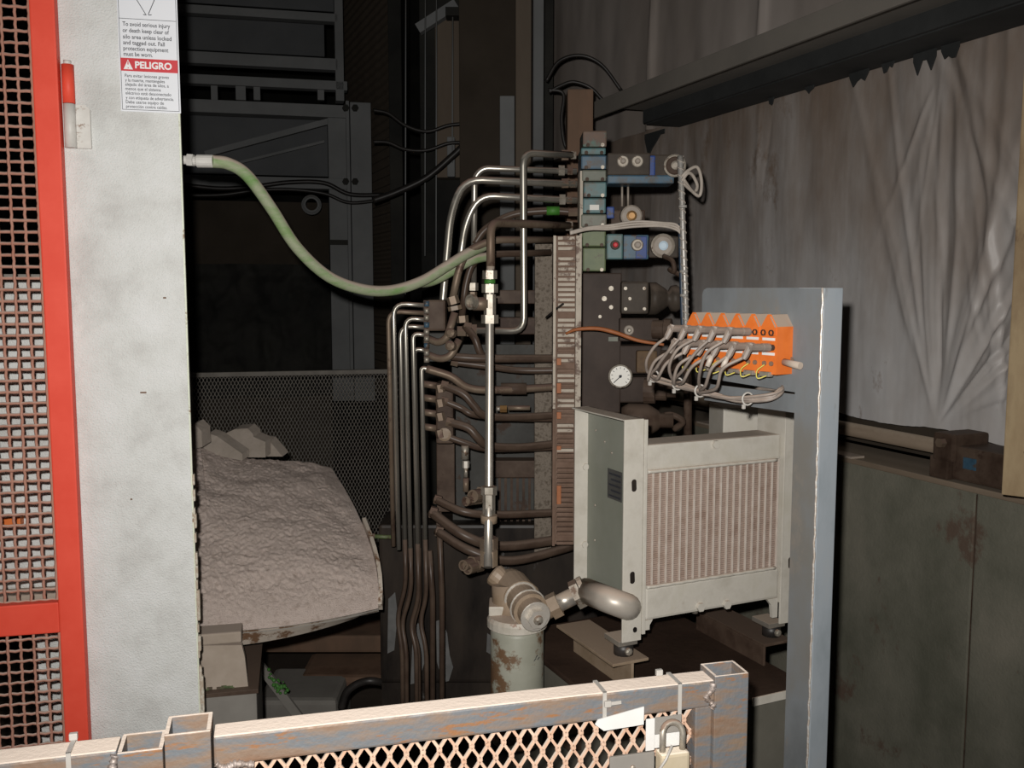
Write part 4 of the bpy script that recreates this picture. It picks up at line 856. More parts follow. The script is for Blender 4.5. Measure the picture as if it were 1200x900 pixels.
B().box(P(676, 700, 2.78), (P(705, 700, 2.78).x, 2.84, P(676, 300, 2.78).z)).part('rear_post', M_['grimy'], rk)
B().box((P(446, 700, 2.72).x, 2.72, 0), (P(700, 700, 2.72).x, 2.9, P(446, 800, 2.72).z)).part('base', M_['oil_black'], rk)
for poly_ in ([(455, 702), (463, 694), (466, 720), (462, 762), (454, 766)], [(484, 738), (490, 730), (499, 748), (498, 775), (490, 800), (481, 802)], [(511, 728), (517, 726), (524, 742), (527, 768), (531, 782), (526, 798), (519, 800), (512, 776)], [(571, 742), (582, 750), (580, 770), (570, 764)]):
    pz_ = [P(u, v, 2.718) for u, v in poly_]
    B().prism([(p.x, p.z) for p in pz_], 2.7185, 2.7205).part('bare_patch', M_['bare_grey'], rk, 'grey patch wiped clean of oil')
for u, a_, b_, lab in ((507, 645, 812, 'dark drip pipe right of the vertical bundle'), (518, 600, 812, 'dark oily pipe running down beside the filter')):
    pipe(lab, [(u - 4, a_, 2.56), (u, 700, 2.56), (u, b_ + 48, 2.56)], 7, GP)
gs = empty('green_tube_end', 'small green tube end poking from behind the vertical pipe bundle', 'tube', P(440, 630, 2.6))
nut(448, 629, 2.66, 1, .04, 24, 2.6, M_['moss_green'], gs, 'tube', 'cyl'); nut(437, 628, 2.66, 1, 0, 5, 3.4, M_['old_pipe'], gs, 'cap')

# ================================================================== VALVE STACK
DV = 2.55
vs_ = empty('valve_stack', 'stacked blue and green valve modules on a dark manifold plate', 'valve stack', P(695, 480, DV))
segs = [(153, 172, 'rusty_teal', 683, 711), (173, 181, 'teal_paint', 681, 710), (182, 198, 'blue_paint', 681, 711), (199, 212, 'grey_green', 682, 711), (213, 231, 'teal_paint', 684, 711), (232, 250, 'teal_paint', 683, 710), (251, 266, 'grey_green', 681, 711), (267, 289, 'moss_green', 682, 710), (290, 318, 'moss_green', 683, 710)]
for i, (a, b, m, u0, u1) in enumerate(segs):
    sg_ = B().box(P(u0, b, DV), (P(u1, b, DV).x, DV + .12, P(u0, a, DV).z), .004).part('valve_module', M_[m], vs_)
    for u in (u0 + 6, u1 - 5): B().lathe(P(u, b - 2, DV), (0, -1, 0), [(S(2.2, DV), 0), (S(2.2, DV), .004), (S(1.2, DV), .004)], 8).part('cap_screw', M_['nut' if u > 700 and i % 2 == 0 else 'grimy'], sg_)
B().box(P(691, 246, DV - .001), (P(702, 246, DV).x, DV, P(691, 240, DV).z)).part('number_label', M_['gauge_face'], vs_)
B().box(P(679, 320, DV + .004), (P(682.5, 320, DV).x, DV + .1, P(679, 200, DV).z)).part('edge_plate', M_['duct_pale'], vs_)
B().box(P(682, 484, DV + .004), (P(727, 484, DV).x, DV + .14, P(682, 320, DV).z), .003).part('manifold_plate', M_['manifold_dark'], vs_)
for u, v, r in ((708, 350, 3), (716, 338, 3), (716, 360, 2.5), (703, 371, 2)): B().lathe(P(u, v, DV + .003), (0, -1, 0), [(S(r, DV), 0), (S(r, DV), .004), (S(r * .5, DV), .004)], 8).part('plate_screw', M_['nut'], vs_)
B().box(P(713, 400, DV + .002), (P(724, 400, DV).x, DV + .004, P(713, 395, DV).z)).part('plate_tag', M_['grey_green'], vs_)
def disc(e, u, v, d, r, m, name, dep=.02, inner=None, im=None):
    c = P(u, v, d); o = B().lathe(c, (0, 1, 0), [(S(r * .86, d), -.002), (S(r, d), 0), (S(r, d), dep)], 20).part(name, M_[m], e)
    if inner: B().lathe(c + Vector((0, -.002, 0)), (0, -1, 0), [(S(inner, d), 0), (S(inner, d), .006), (S(inner * .6, d), .008)], 14).part(name + '_centre', M_[im], o)
    return o
def vbox(e, u0, v0, u1, v1, d, dep, m, name, bev=.004): return B().box(P(u0, v1, d), (P(u1, v1, d).x, d + dep, P(u0, v0, d).z), bev).part(name, M_[m], e)
v1 = empty('solenoid_valve', 'topmost long valve with two round knobs and blue painted end', 'valve', P(750, 216, 2.5))
vbox(v1, 712, 179, 762, 205, 2.50, .08, 'valve_body', 'knob_plate'); vbox(v1, 712, 205, 790, 215, 2.50, .09, 'blue_paint', 'lower_body'); vbox(v1, 762, 181, 792, 208, 2.51, .08, 'valve_body', 'coil')
vbox(v1, 761, 182, 768, 206, 2.508, .082, 'bright_blue', 'blue_mark')
for u in (730, 747): disc(v1, u, 189, 2.495, 6.8, 'steel_disc', 'knob', .02, 3.2, 'grey_disc')
disc(v1, 791, 194, 2.49, 13, 'steel_disc', 'plug_ring', .014); disc(v1, 791, 194, 2.485, 10.5, 'grimy', 'plug', .03, 5, 'steel_disc')
v2 = empty('cartridge_valve', 'round cartridge with brass centre between the two blue valves', 'valve', P(740, 262, 2.55))
disc(v2, 740, 253, 2.54, 12.5, 'grey_disc', 'cartridge', .08, 6, 'brass'); vbox(v2, 711, 242, 720, 256, 2.56, .03, 'bright_blue', 'blue_mark'); vbox(v2, 716, 246, 756, 266, 2.58, .05, 'grimy', 'body')
for u in (729, 736): B().cyl(P(u, 242, 2.58), P(u, 216, 2.58), S(1.3, 2.58), 8).part('stem', M_['grey_disc'], v2)
v3 = empty('solenoid_valve', 'teal and blue valve with large disc and pale blue centre', 'valve', P(750, 304, 2.5))
vbox(v3, 711, 274, 730, 304, 2.50, .09, 'teal_paint', 'end_block'); vbox(v3, 730.5, 275, 760, 304, 2.50, .09, 'blue_paint', 'body'); vbox(v3, 745, 277, 758, 303, 2.495, .05, 'bright_blue', 'blue_mark', .002); vbox(v3, 760.5, 277, 795, 302, 2.51, .09, 'valve_body', 'coil')
disc(v3, 721, 287, 2.495, 5.6, 'valve_body', 'red_knob', .01, 3, 'sign_red'); disc(v3, 747, 287, 2.488, 7, 'steel_disc', 'knob', .02, 4, 'grey_disc')
disc(v3, 777, 288, 2.49, 14, 'steel_disc', 'big_disc', .02); disc(v3, 777, 288, 2.486, 12, 'grey_disc', 'inner_disc', .02, 5.5, 'pale_blue')
v4 = empty('pilot_valve', 'dark five bolt valve with bulbous end cap', 'valve', P(755, 368, 2.52))
vbox(v4, 728, 330, 760, 368, 2.52, .08, 'valve_body', 'body', .006)
for u, v in ((733, 338), (755, 338), (738, 350), (733, 362), (755, 362)): disc(v4, u, v, 2.516, 2.3, 'nut', 'bolt', .006)
B().lathe(P(760, 350, 2.56), (1, 0, 0), [(S(19, 2.56), 0), (S(19, 2.56), .02), (S(12, 2.56), .045), (S(9, 2.56), .052), (S(15, 2.56), .06), (S(16, 2.56), .075), (S(10, 2.56), .095)], 16, sharp=False).part('end_cap', M_['valve_body'], v4)
v5 = empty('pilot_valve', 'dark valve with grey knob just under the orange cable', 'valve', P(755, 400, 2.52))
vbox(v5, 726, 373, 772, 400, 2.53, .08, 'manifold_dark', 'body'); disc(v5, 737, 387, 2.524, 6, 'grey_disc', 'knob', .012, 2.5, 'nut')
B().lathe(P(765, 386, 2.53), (1, -.35, 0), [(S(11, 2.53), 0), (S(11, 2.53), .03), (S(13, 2.53), .032), (S(13, 2.53), .05), (S(9, 2.53), .052)], 18).part('end_cap', M_['grimy'], v5)
v6 = empty('pilot_valve', 'grimy valve with brass coloured block above the gauge', 'valve', P(755, 438, 2.53))
vbox(v6, 726, 405, 775, 438, 2.55, .08, 'manifold_dark', 'body'); vbox(v6, 746, 411, 770, 437, 2.53, .03, 'old_brass', 'brass_block', .005)
B().lathe(P(772, 424, 2.57), (1, 0, 0), [(S(14, 2.57), 0), (S(14, 2.57), .03), (S(9, 2.57), .05)], 14).part('end_cap', M_['grimy'], v6)
v7 = empty('pilot_valve', 'grimy valve with stepped round cap right of the gauge', 'valve', P(760, 472, 2.53))
vbox(v7, 726, 442, 765, 472, 2.56, .08, 'manifold_dark', 'body')
B().lathe(P(755, 458, 2.54), (1, -.25, 0), [(S(15, 2.54), 0), (S(15, 2.54), .03), (S(11, 2.54), .032), (S(11, 2.54), .06), (S(7, 2.54), .062), (S(7, 2.54), .085)], 16).part('end_cap', M_['grimy'], v7)
v8 = empty('pilot_valve', 'lowest grimy valve showing just over the cooler top', 'valve', P(760, 505, 2.53))
B().lathe(P(728, 492, 2.55), (1, -.1, 0), [(S(15, 2.55), 0), (S(20, 2.55), .02), (S(20, 2.55), .07), (S(12, 2.55), .10), (S(9, 2.55), .105), (S(9, 2.55), .14)], 16, sharp=False).part('body', M_['grimy'], v8)
B().tube(spline([P(768, 492, 2.54), P(785, 486, 2.54), P(800, 494, 2.54), P(790, 503, 2.56)]), S(4, 2.54), 8).part('lever', M_['grimy'], v8)
pipe('brown upright pipe behind the cable loops, right of the valves', [(803, 380, 2.62), (806, 452, 2.62), (806, 520, 2.62)], 10, M_['grimy'], .02)
# gauge
ga = empty('pressure_gauge', 'round pressure gauge with pale dial beside the slotted duct', 'gauge', P(727, 441, 2.45))
gc = P(727, 441, 2.46); gn = Vector((-.12, -1, .02)).normalized(); R1 = S(14, 2.46)
B().lathe(gc, gn, [(R1 * .8, -.03), (R1, -.02), (R1, .004), (R1 * .88, .006), (R1 * .86, .001)], 28).part('bezel', M_['steel_disc'], ga)
B().lathe(gc, gn, [(R1 * .86, -.001), (R1 * .86, .0015)], 28).part('dial', M_['gauge_face'], ga)
gx = gn.cross(Vector((0, 0, 1))).normalized() * -1; gz = gx.cross(gn) * -1
if gz.z < 0: gz = -gz
if gx.x < 0: gx = -gx
f0 = gc + gn * .0025
B().bar(f0 + gx * R1 * .12 + gz * R1 * .1, f0 - gx * R1 * .55 - gz * R1 * .55, .0022, .001, up=gn.cross(gx + gz)).part('needle', M_['ink'], ga)
B().lathe(f0, gn, [(.004, 0), (.004, .002)], 12).part('hub', M_['ink'], ga)
tk = B()
for k in range(11):
    t = math.radians(225 - k * 27); dv_ = gx * math.cos(t) + gz * math.sin(t); tk.bar(f0 - gn * .0006 + dv_ * R1 * .62, f0 - gn * .0006 + dv_ * R1 * .78, .0014, .0006, up=gn.cross(dv_))
tk.part('scale_marks', M_['ink'], ga)
B().cyl(gc - gn * .02, gc - gn * .09, .008, 10).part('stem', M_['brass'], ga)
# --- slotted wiring duct
dd = 2.42
wd_ = empty('wiring_duct', 'tall slotted wiring duct with many fingers beside the valve stack', 'wiring duct', P(664, 625, dd))
x0, x1 = P(648, 400, dd).x, P(681, 400, dd).x; z0, z1 = P(660, 640, dd).z, P(660, 276, dd).z
B().box((x0, dd + .02, z0), (x1, dd + .026, z1)).part('back_plate', M_['duct_brown'], wd_)
for a, b, m in ((0, .10, 'duct_pale'), (.80, 1, 'duct_pale')):
    B().box((x0 + (x1 - x0) * a, dd, z0 + (z1 - z0) * .45), (x0 + (x1 - x0) * b, dd + .02, z1), .001).part('side_wall', M_[m], wd_)
    B().box((x0 + (x1 - x0) * a, dd, z0), (x0 + (x1 - x0) * b, dd + .02, z0 + (z1 - z0) * .45 - .001), .001).part('side_wall', M_['duct_brown'], wd_)
nfin = 62; fw = (x1 - x0); pitch = (z1 - z0) / nfin
fm = {}
for m in ('duct_pale', 'duct_brown'):
    fm[m] = B().box((-fw * .30, 0, -pitch * .30), (fw * .30, .012, pitch * .30), .0006).mesh('finger'); fm[m].materials.append(M_[m])
rr = random.Random(4)
for k in range(nfin):
    t = k / nfin; m = 'duct_pale' if rr.random() < 1.7 * t - .25 else 'duct_brown'
    if rr.random() < .07: continue
    inst(fm[m], 'finger', wd_, Matrix.Translation((x0 + fw * (.46 + .02 * rr.random()), dd + .004, z0 + (k + .5) * pitch)))
for v, ln in ((424, 8), (455, 12), (487, 8), (525, 5), (580, 22)):
    B().box(P(652.5, v + ln / 2, dd - .003), (P(657.5, v, dd).x, dd + .006, P(652, v - ln / 2, dd).z), .001).part('orange_clip', M_['orange_cable'], wd_)
# --- conduit and cables
cd = empty('braided_conduit', 'pale braided conduit hanging from the top valve down to the cables', 'conduit', P(803, 385, 2.42))
pth = spline([P(797, 183, 2.44), P(799, 230, 2.42), P(801, 290, 2.41), P(803, 340, 2.41), P(804, 386, 2.42)], 6)
B().tube(pth, S(3.4, 2.42), 8).part('sleeve', M_['braid'], cd)
rg = B(); n = 90; q0 = spline([P(797, 183, 2.44), P(799, 230, 2.42), P(801, 290, 2.41), P(803, 340, 2.41), P(804, 386, 2.42)], 60)
hel = []
for k, p in enumerate(q0):
    t = k * .55; hel.append(p + Vector((math.cos(t), math.sin(t), 0)) * S(3.6, 2.42))
rg.tube(hel, S(.75, 2.42), 5).part('spiral_wrap', M_['wire_pale'], cd)
for v in (242, 318, 346): nut(801 - (300 - v) * .015, v, 2.40, 0, 1, 3, 4.8, M_['zip_tie'], cd, 'tie', 'cyl')
B().tube(spline([P(797, 262, 2.43), P(798, 310, 2.43), P(799, 350, 2.43), P(800, 384, 2.43)]), S(2.4, 2.43), 8).thing('blue_black_cable', M_['cable_blue'], 'thin blue-black cable running down left of the braided conduit', 'cable')
for k, (a, lab) in enumerate(((0, 'outer pale wire looping out right of the braided conduit'), (5, 'inner pale wire looping beside the braided conduit top'))):
    B().tube(spline([P(799, 207 + a, 2.42), P(806, 200 + a * .6, 2.42), P(817 - a, 196 + a * 2, 2.43), P(822 - a, 212 + a, 2.44), P(820 - a, 229 - a, 2.45), P(811, 224, 2.44), P(801, 210 + a, 2.42)]), S(2, 2.42), 7).thing('wire_loop', M_['wire_pale'], lab, 'wire')
for k, lab in enumerate(('upper pale wire draped across the valve stack front', 'middle pale wire draped across the valve stack front', 'lower pale wire draped across the valve stack front')):
    B().tube(spline([P(668, 272 + k, 2.40), P(690, 266.5 + k * 1.2, 2.41), P(715, 264 + k * 2.3, 2.42), P(745, 259.5 + k * 3, 2.42), P(775, 261 + k * 2, 2.42), P(792, 263 + k * 3, 2.42), P(799, 271 + k * 2, 2.42)]), S(1.5, 2.41), 7).thing('draped_wire', M_['wire_pale'], lab, 'wire', group='pale wires across the valve stack')
B().tube(spline([P(663, 391, 2.40), P(676, 386, 2.39), P(700, 385, 2.39), P(722, 390, 2.39), P(748, 399, 2.38), P(778, 404, 2.36)]), S(1, 2.39), 8, rf=lambda t: 1.4 + 1.2 * math.sin(t * 3)).thing('orange_cable', M_['orange_cable'], 'flat orange cable crossing from the duct to the cable loops', 'cable')
B().tube(spline([P(778, 300, 2.47), P(788, 306, 2.44), P(790, 318, 2.44), P(785, 316, 2.46), P(797, 322, 2.44)]), S(3, 2.45), 8).thing('brown_cable', M_['grimy'], 'short brown cable drooping under the large valve disc', 'cable')
B().tube(spline([P(640, 372, 2.5), P(652, 362, 2.43), P(660, 356, 2.4)]), S(1.2, 2.45), 6).thing('black_wire', M_['cable_black'], 'thin black wire entering the slotted duct at mid height', 'wire')
# --- green hose
hs = empty('green_hose', 'thick dusty green hose sagging from the column to the rack', 'hose', P(218, 188, 2.05))
B().tube(spline([P(248, 189, 2.06), P(268, 192, 2.08), P(290, 206, 2.11), P(318, 244, 2.16), P(348, 290, 2.21), P(385, 324, 2.27), P(425, 339, 2.33), P(460, 340, 2.38), P(495, 329, 2.42), P(525, 311, 2.45), P(548, 297, 2.48), P(568, 288, 2.52)], 8), S(6.8, 2.2), 14).part('hose', M_['hose_green'], hs)
B().lathe(P(250, 189, 2.06), (-1, -.05, .01), [(S(6.9, 2.06), 0), (S(7.4, 2.06), .002), (S(7.4, 2.06), .034), (S(5.5, 2.06), .036), (S(5.5, 2.06), .042)], 16).part('crimp_sleeve', M_['hinge_metal'], hs)
B().hexn(P(227, 188, 2.06), P(220, 187.5, 2.06), S(7.4, 2.06)).part('swivel_nut', M_['hinge_metal'], hs)
B().cyl(P(220, 187.5, 2.06), P(195, 187, 2.06), S(5, 2.06), 10).part('nipple', M_['hinge_metal'], hs)
B().tube(spline([P(575, 300, 2.55), P(556, 304, 2.52), P(536, 314, 2.50), P(515, 326, 2.48), P(500, 331, 2.46), P(490, 331, 2.43)]), S(5.5, 2.5), 10).thing('green_hose', M_['hose_green'], 'short second green hose under the right end of the long one', 'hose')
# ================================================================== MUCK PILE AND CHUTE
def lerp(a, b, t): return a + (b - a) * t
KD = .80
def lip(s):
    u = lerp(222, 443, s); v = 739 - 2 * s - 24 * max(0, s - .25) ** 1.6 / (.75 ** 1.6); return P(u, v, KD * lerp(2.72, 2.92, s))
def crest(s):
    u = lerp(214, 388, s); v = lerp(519, 548, s ** .8) + (-8 if s < .12 else 0); return P(u, v, KD * lerp(3.55, 3.75, s))
def pile(s, t):
    a, b = lip(s), crest(s)
    m = P(lerp(218, 431, s), lerp(612, 630, s), KD * lerp(3.08, 3.20, s))
    p = a * (1 - t) ** 2 + (m * 2 - (a + b) / 2) * 2 * t * (1 - t) + b * t * t
    e = min(1, 6 * t) * min(1, 8 * (1 - s) + .15)
    h = .016 * fbm(p.x * 4, p.y * 4, 0) + .0035 * fbm(p.x * 18, p.y * 18, 3) + .0030 * fbm(p.x * 95, p.y * 95, 5)
    return p + Vector((0, -.3, 1)) * (h * e)
nu, nv = 240, 240
pts = [pile(i / (nu - 1), j / (nv - 1)) for j in range(nv) for i in range(nu)]
b = B().grid(pts, nu, nv)
# skirt falling behind the crest and down inside the chute, so that the heap has a body
back = [pts[(nv - 1) * nu + i] for i in range(nu)]
k = len(b.v); b.v += [p + Vector((0, .45, -.5)) for p in back]
b.f += [((nv - 1) * nu + i, (nv - 1) * nu + i + 1, k + i + 1, k + i) for i in range(nu - 1)]; b.sm += [True] * (nu - 1)
muck = b.thing('muck_heap', M_['muck'], 'heap of grey-brown crushed muck lying on the curved chute', 'muck heap', kind='stuff')
ch = empty('chute', 'curved steel chute lip under the muck heap', 'chute', P(330, 760, KD * 2.8))
n = 40; top = [lip(i / (n - 1)) + Vector((0, -.012, -.004)) for i in range(n)]
fas = []
for r in range(2):
    for i in range(n):
        s = i / (n - 1); fas.append(top[i] + Vector((0, .0 + .03 * r, -(.006 + .042 * max(0, 1 - s * 1.08) ** .6) * r)))
fb_ = B().grid(fas, n, 2); fb_.grid([p + Vector((0, .02, 0)) for p in fas], n, 2); fb_.part('lip_band', M_['lip_cream'], ch, 'cream lip band with rust patches')
fl_ = []
for r in range(6):
    t = r / 5
    for i in range(n): s = i / (n - 1); p = pile(s, t * .97); fl_.append(Vector((p.x, p.y, p.z)) * 1 + Vector((0, .01, -.012)))
B().grid(fl_, n, 6).part('chute_floor', M_['grey_plate'], ch)
# right cheek of the chute
ck = [P(444, 713, KD * 2.92), P(444, 690, KD * 2.95), P(442, 655, KD * 3.02), P(432, 640, KD * 3.08), P(420, 624, KD * 3.16)]
cb_ = B()
ck = [pile(1.0, t) + Vector((.006, 0, .004)) for t in (0, .1, .2, .3, .4, .5, .6)]
for a, c in zip(ck, ck[1:]): cb_.bar(a, c, .030, .010, up=(0, -.3, 1))
cb_.part('cheek_edge', M_['lip_cream'], ch)
# rock slabs on the heap
def slab(poly, d, th, label, lean):
    bb = B(); pts = [P(u, v, KD * d + lean * (v - 540) / 40 * -.05) for u, v in poly]; k = len(pts)
    c = [p + Vector((.01, th, .008)) for p in pts]
    bb._add(pts + c, [tuple(range(k)), tuple(range(2 * k - 1, k - 1, -1))] + [(i, i + k, (i + 1) % k + k, (i + 1) % k) for i in range(k)], False)
    bb.thing('rock_slab', M_['rock'], label, 'rock')
slab([(288, 536), (276, 526), (257, 514), (264, 508), (275, 503), (290, 502), (296, 508), (297, 512), (311, 518), (311, 536)], 3.62, .05, 'pale slab of rock standing on the heap crest', 1)
slab([(236, 530), (238, 512), (244, 508), (254, 511), (284, 532), (284, 540)], 3.56, .04, 'flat leaning rock left of the pale slab', 1)
slab([(311, 535), (311, 516), (316, 517), (331, 535)], 3.66, .04, 'small dark rock wedge right of the pale slab', 1)
slab([(220, 528), (222, 499), (228, 497), (236, 505), (237, 524)], 3.4, .05, 'lump of caked muck against the column', 1)
# bracket plates below the chute
FZ = frame(*P(236, 780, 2.12).xy, 0, 13)
zq = lambda u, v, y=0: hit(FZ, u, v, y)
bp_ = empty('chute_bracket', 'dusty tan bracket plate under the chute beside the column', 'bracket', FZ @ Matrix.Translation((0, 0, zq(260, 812)[1])))
x0 = zq(228, 780)[0]; x1 = zq(284, 780)[0]
B(FZ).prism([(x0, zq(240, 811)[1]), (x1 + .012, zq(288, 806)[1]), (x1 + .006, zq(285, 770)[1]), (x1, zq(283, 756)[1]), (x0, zq(236, 756)[1])], 0, .02).part('plate', M_['bracket_tan'], bp_)
B(FZ).box((x0, -.003, zq(240, 756)[1]), (x1 + .0, .06, zq(240, 743)[1]), .004).part('top_flange', M_['bracket_tan'], bp_)
mo = B(FZ); rr = random.Random(9)
for i in range(14):
    x = lerp(x0 + .02, x1, rr.random()); z = zq(240, 812)[1] + rr.random() * .012; mo.box((x - .006, -.003, z - .003), (x + .006, 0, z + .003))
mo.part('moss_fleck', M_['moss_green'], bp_)
FY = frame(*P(232, 830, 2.1).xy, 0, 13)
a = hit(FY, 225, 815); c = hit(FY, 301, 815)
gb = empty('grey_base_box', 'plain grey box end behind the guard rail under the bracket', 'box', FY)
B(FY).box((a[0], 0, 0), (c[0], .3, a[1]), .006).part('box', M_['grey_plate'], gb)
B(FY).box((a[0], -.004, a[1] - .008), (c[0] + .004, .3, a[1] + .002), .001).part('rim', M_['grimy'], gb)
# things under the chute
B().box(P(300, 765, 3.7), (P(452, 765, 3.7).x, 3.9, P(300, 745, 3.7).z), .01).thing('brown_beam', M_['rust_post'], 'rusty beam crossing the gap under the chute', 'beam')
B().box(P(350, 806, 3.5), (P(450, 806, 3.5).x, 3.75, P(350, 793, 3.5).z), .02).thing('muddy_step', M_['rust_post'], 'muddy ledge low in the gap under the chute', 'ledge')
db = empty('diagonal_bar', 'grey diagonal flat bar with a green paint splash under the chute', 'bar', P(340, 835, 3.0))
B().bar(P(291, 762, 3.1), P(443, 962, 2.95), .03, .012, up=(1, 0, .6)).part('flat_bar', M_['grey_plate'], db)
gsplash = B()
rr = random.Random(14)
for k in range(26):
    u = 326 + rr.gauss(0, 7); v = 800 + (u - 326) * .7 + rr.gauss(0, 6); r = 1.0 + 1.8 * rr.random()
    gsplash.lathe(P(u, v, 3.02), (.3, -1, .4 * rr.random()), [(S(r, 3), 0), (S(r * .6, 3), .004)], 6)
gsplash.part('green_splash', M_['green_paint'], db, None, 'stuff')
B().tube(spline([P(400, 830, 3.0), P(406, 812, 3.0), P(420, 801, 3.0), P(438, 798, 3.0), P(460, 806, 3.05), P(470, 830, 3.1)]), .013, 8).thing('black_hose', M_['cable_black'], 'black hose arching up from behind the guard rail', 'hose')
B().box((P(300, 840, 3.3).x, 3.3, 0), (P(395, 840, 3.3).x, 3.6, P(300, 820, 3.3).z), .02).thing('low_block', M_['grey_plate'], 'low muddy grey block behind the guard rail', 'block')
B().box((P(283, 800, 3.9).x, 4.3, 0), (P(452, 800, 3.9).x, 4.34, P(300, 745, 4.3).z)).thing('rear_board', M_['rust_post'], 'brown board closing the gap beneath the chute', 'board')
# ================================================================== MESH FENCE BEHIND THE HEAP
FM = frame(*P(215, 340, 4.35).xy, 0, 13)
mh_ = lambda u, v: hit(FM, u, v)
xa_, zt_ = mh_(214, 437); xb_, _ = mh_(462, 432); zb_ = mh_(330, 640)[1]
mf = empty('mesh_fence', 'dark expanded metal fence behind the muck heap', 'fence', FM @ Matrix.Translation((0, 0, 0)))
expanded(FM, xa_, xb_, zb_, zt_ - .02, 0, .0165, .033, .0026, .003).part('mesh_infill', M_['dark_mesh'], mf, None, 'stuff')
B(FM).box((xa_, -.012, zt_ - .022), (xb_, .02, zt_), .003).part('top_rail', M_['dark_mesh'], mf)
for x in (xa_, xb_ - .03): B(FM).box((x, -.01, 0), (x + .04, .03, zt_), .003).part('post', M_['dark_mesh'], mf)
B(FM).box((xa_, -.012, zb_ - .03), (xb_, .02, zb_), .003).part('bottom_rail', M_['dark_mesh'], mf)
# ================================================================== FAR STEELWORK
FS = frame(*P(386, 340, 6.0).xy, 0, 13)
fh = lambda u, v, y=0: hit(FS, u, v, y)
st = empty('steel_tower', 'dim grey steel frame tower behind the green hose', 'steel frame', FS)
def fsbox(u0, v0, u1, v1, y0, y1, m, name, par=None):
    x0, zb = fh(u0, (v0 + v1) / 2 + 0, y0)[0], fh((u0 + u1) / 2, v1, y0)[1]; x1, zt = fh(u1, (v0 + v1) / 2, y0)[0], fh((u0 + u1) / 2, v0, y0)[1]
    return B(FS).box((x0, y0, zb), (x1, y1, zt), .004).part(name, M_[m], par or st)
fsbox(413, 120, 437, 470, -.05, .1, 'frame_grey', 'column'); fsbox(387, 126, 408, 470, .0, .12, 'frame_grey', 'column'); fsbox(408, 118, 412, 470, -.06, -.05, 'frame_grey', 'column_flange')
fsbox(392, -60, 402, 118, .0, .1, 'frame_grey', 'upright')
fsbox(150, 118, 409, 133, -.02, .1, 'frame_grey', 'beam'); fsbox(150, 206, 409, 219, -.02, .1, 'frame_grey', 'beam'); fsbox(150, 89, 407, 100, .0, .08, 'frame_grey', 'beam'); fsbox(150, 62, 396, 76, .0, .08, 'frame_grey', 'beam'); fsbox(150, 8, 396, 18, .0, .08, 'frame_grey', 'beam')
fsbox(150, -60, 396, 6, .1, .12, 'panel_blue', 'sheet_panel'); fsbox(150, 20, 380, 60, .4, .42, 'panel_blue', 'sheet_panel')
fsbox(150, 134, 386, 204, .3, .32, 'panel_blue', 'sheet_panel')
for u in (247, 276, 297, 372): fsbox(u, 100, u + (8 if u != 276 else 12), 117, .02, .06, 'frame_grey', 'stub')
(xa2, za2_), (xb2, zb2_) = fh(240, 180), fh(394, 139)
B(FS).bar((xa2, .03, za2_), (xb2, .03, zb2_), .035, .03).part('brace', M_['frame_grey'], st)
(xa2, za2_), (xb2, zb2_) = fh(275, 192, .2), fh(380, 166, .2)
B(FS).bar((xa2, .2, za2_), (xb2, .2, zb2_), .016, .02).part('brace', M_['frame_grey'], st)
for u, v in ((405, 127), (405, 213), (416, 127), (416, 213)): x, z = fh(u, v, -.05); B(FS).hexn((x, -.075, z), (x, -.05, z), .022).part('bolt', M_['dark_wall'], st)
x, z = fh(403, 283, -.02); B(FS).box((fh(386, 283)[0], -.012, fh(386, 287)[1]), (fh(410, 283)[0], 0, fh(386, 281)[1])).part('strap', M_['dark_wall'], st)
# dark machine shapes between tower legs
B(FS).box((fh(215, 300, .6)[0], .6, 0), (fh(386, 300, .6)[0], .7, fh(300, 236, .6)[1])).thing('dark_hopper_wall', M_['brown_wall'], 'dark brown boarding low between the tower legs', 'boarding')
for k, (v, r, lab) in enumerate(((217, 5, 'upper black cable strung along the lower tower beam'), (226, 4, 'lower black cable strung along the tower beam'))):
    pts = []
    for i, u in enumerate((215, 260, 300, 340, 380, 410, 450)):
        x, z = fh(u, v + 4 * math.sin(i * 1.4 + k) + (8 if u > 400 else 0), -.1); pts.append((x, -.1 - .02 * k, z))
    B(FS).tube(spline(pts), S(r / 2, 6), 8).thing('black_cable', M_['cable_black'], lab, 'cable')
x, z = fh(365, 240, -.1); e = empty('cable_coil', 'small coil of grey cable hung under the tower beam', 'coil', FS @ Matrix.Translation((x, -.1, z)))
for k in range(3): B(FS).tube([(x + .055 * math.cos(t) * (1 - .12 * k), -.1 - .012 * k, z + .055 * math.sin(t) * (1 - .12 * k)) for t in [i * 2 * math.pi / 20 for i in range(20)]], .007, 6, closed=True).part('turn', M_['frame_grey'], e)
# crumpled dark sheet low between the legs
pts = []; nu, nv = 60, 40
x0, z0 = fh(225, 432, .3); x1, z1 = fh(390, 310, .3)
for j in range(nv):
    for i in range(nu):
        x = lerp(x0, x1, i / (nu - 1)); z = lerp(z0 - .2, z1, j / (nv - 1)); pts.append((x, .3 + .12 * fbm(x * 2.4, z * 2.4, 1) + .04 * fbm(x * 9, z * 9, 4), z))
B(FS).grid(pts, nu, nv).thing('dark_tarpaulin', M_['dark_wall'], 'crumpled black tarpaulin hanging between the tower legs', 'tarpaulin')
# ribbed siding beyond the tower
FX = frame(-.78, 6.05, 0, 112)
pts = []; n = 220
for i in range(n):
    z = 1.0 + 3.2 * i / (n - 1)
    for x in (-.25, .5, 1.0, 1.6): pts.append((x, .012 * math.sin(i * math.pi / 2 + .8), z))
B(FX).grid(pts, 4, n, False).thing('ribbed_siding', M_['wood_dark'], 'dim ribbed siding right of the grey steel tower', 'siding', FX)
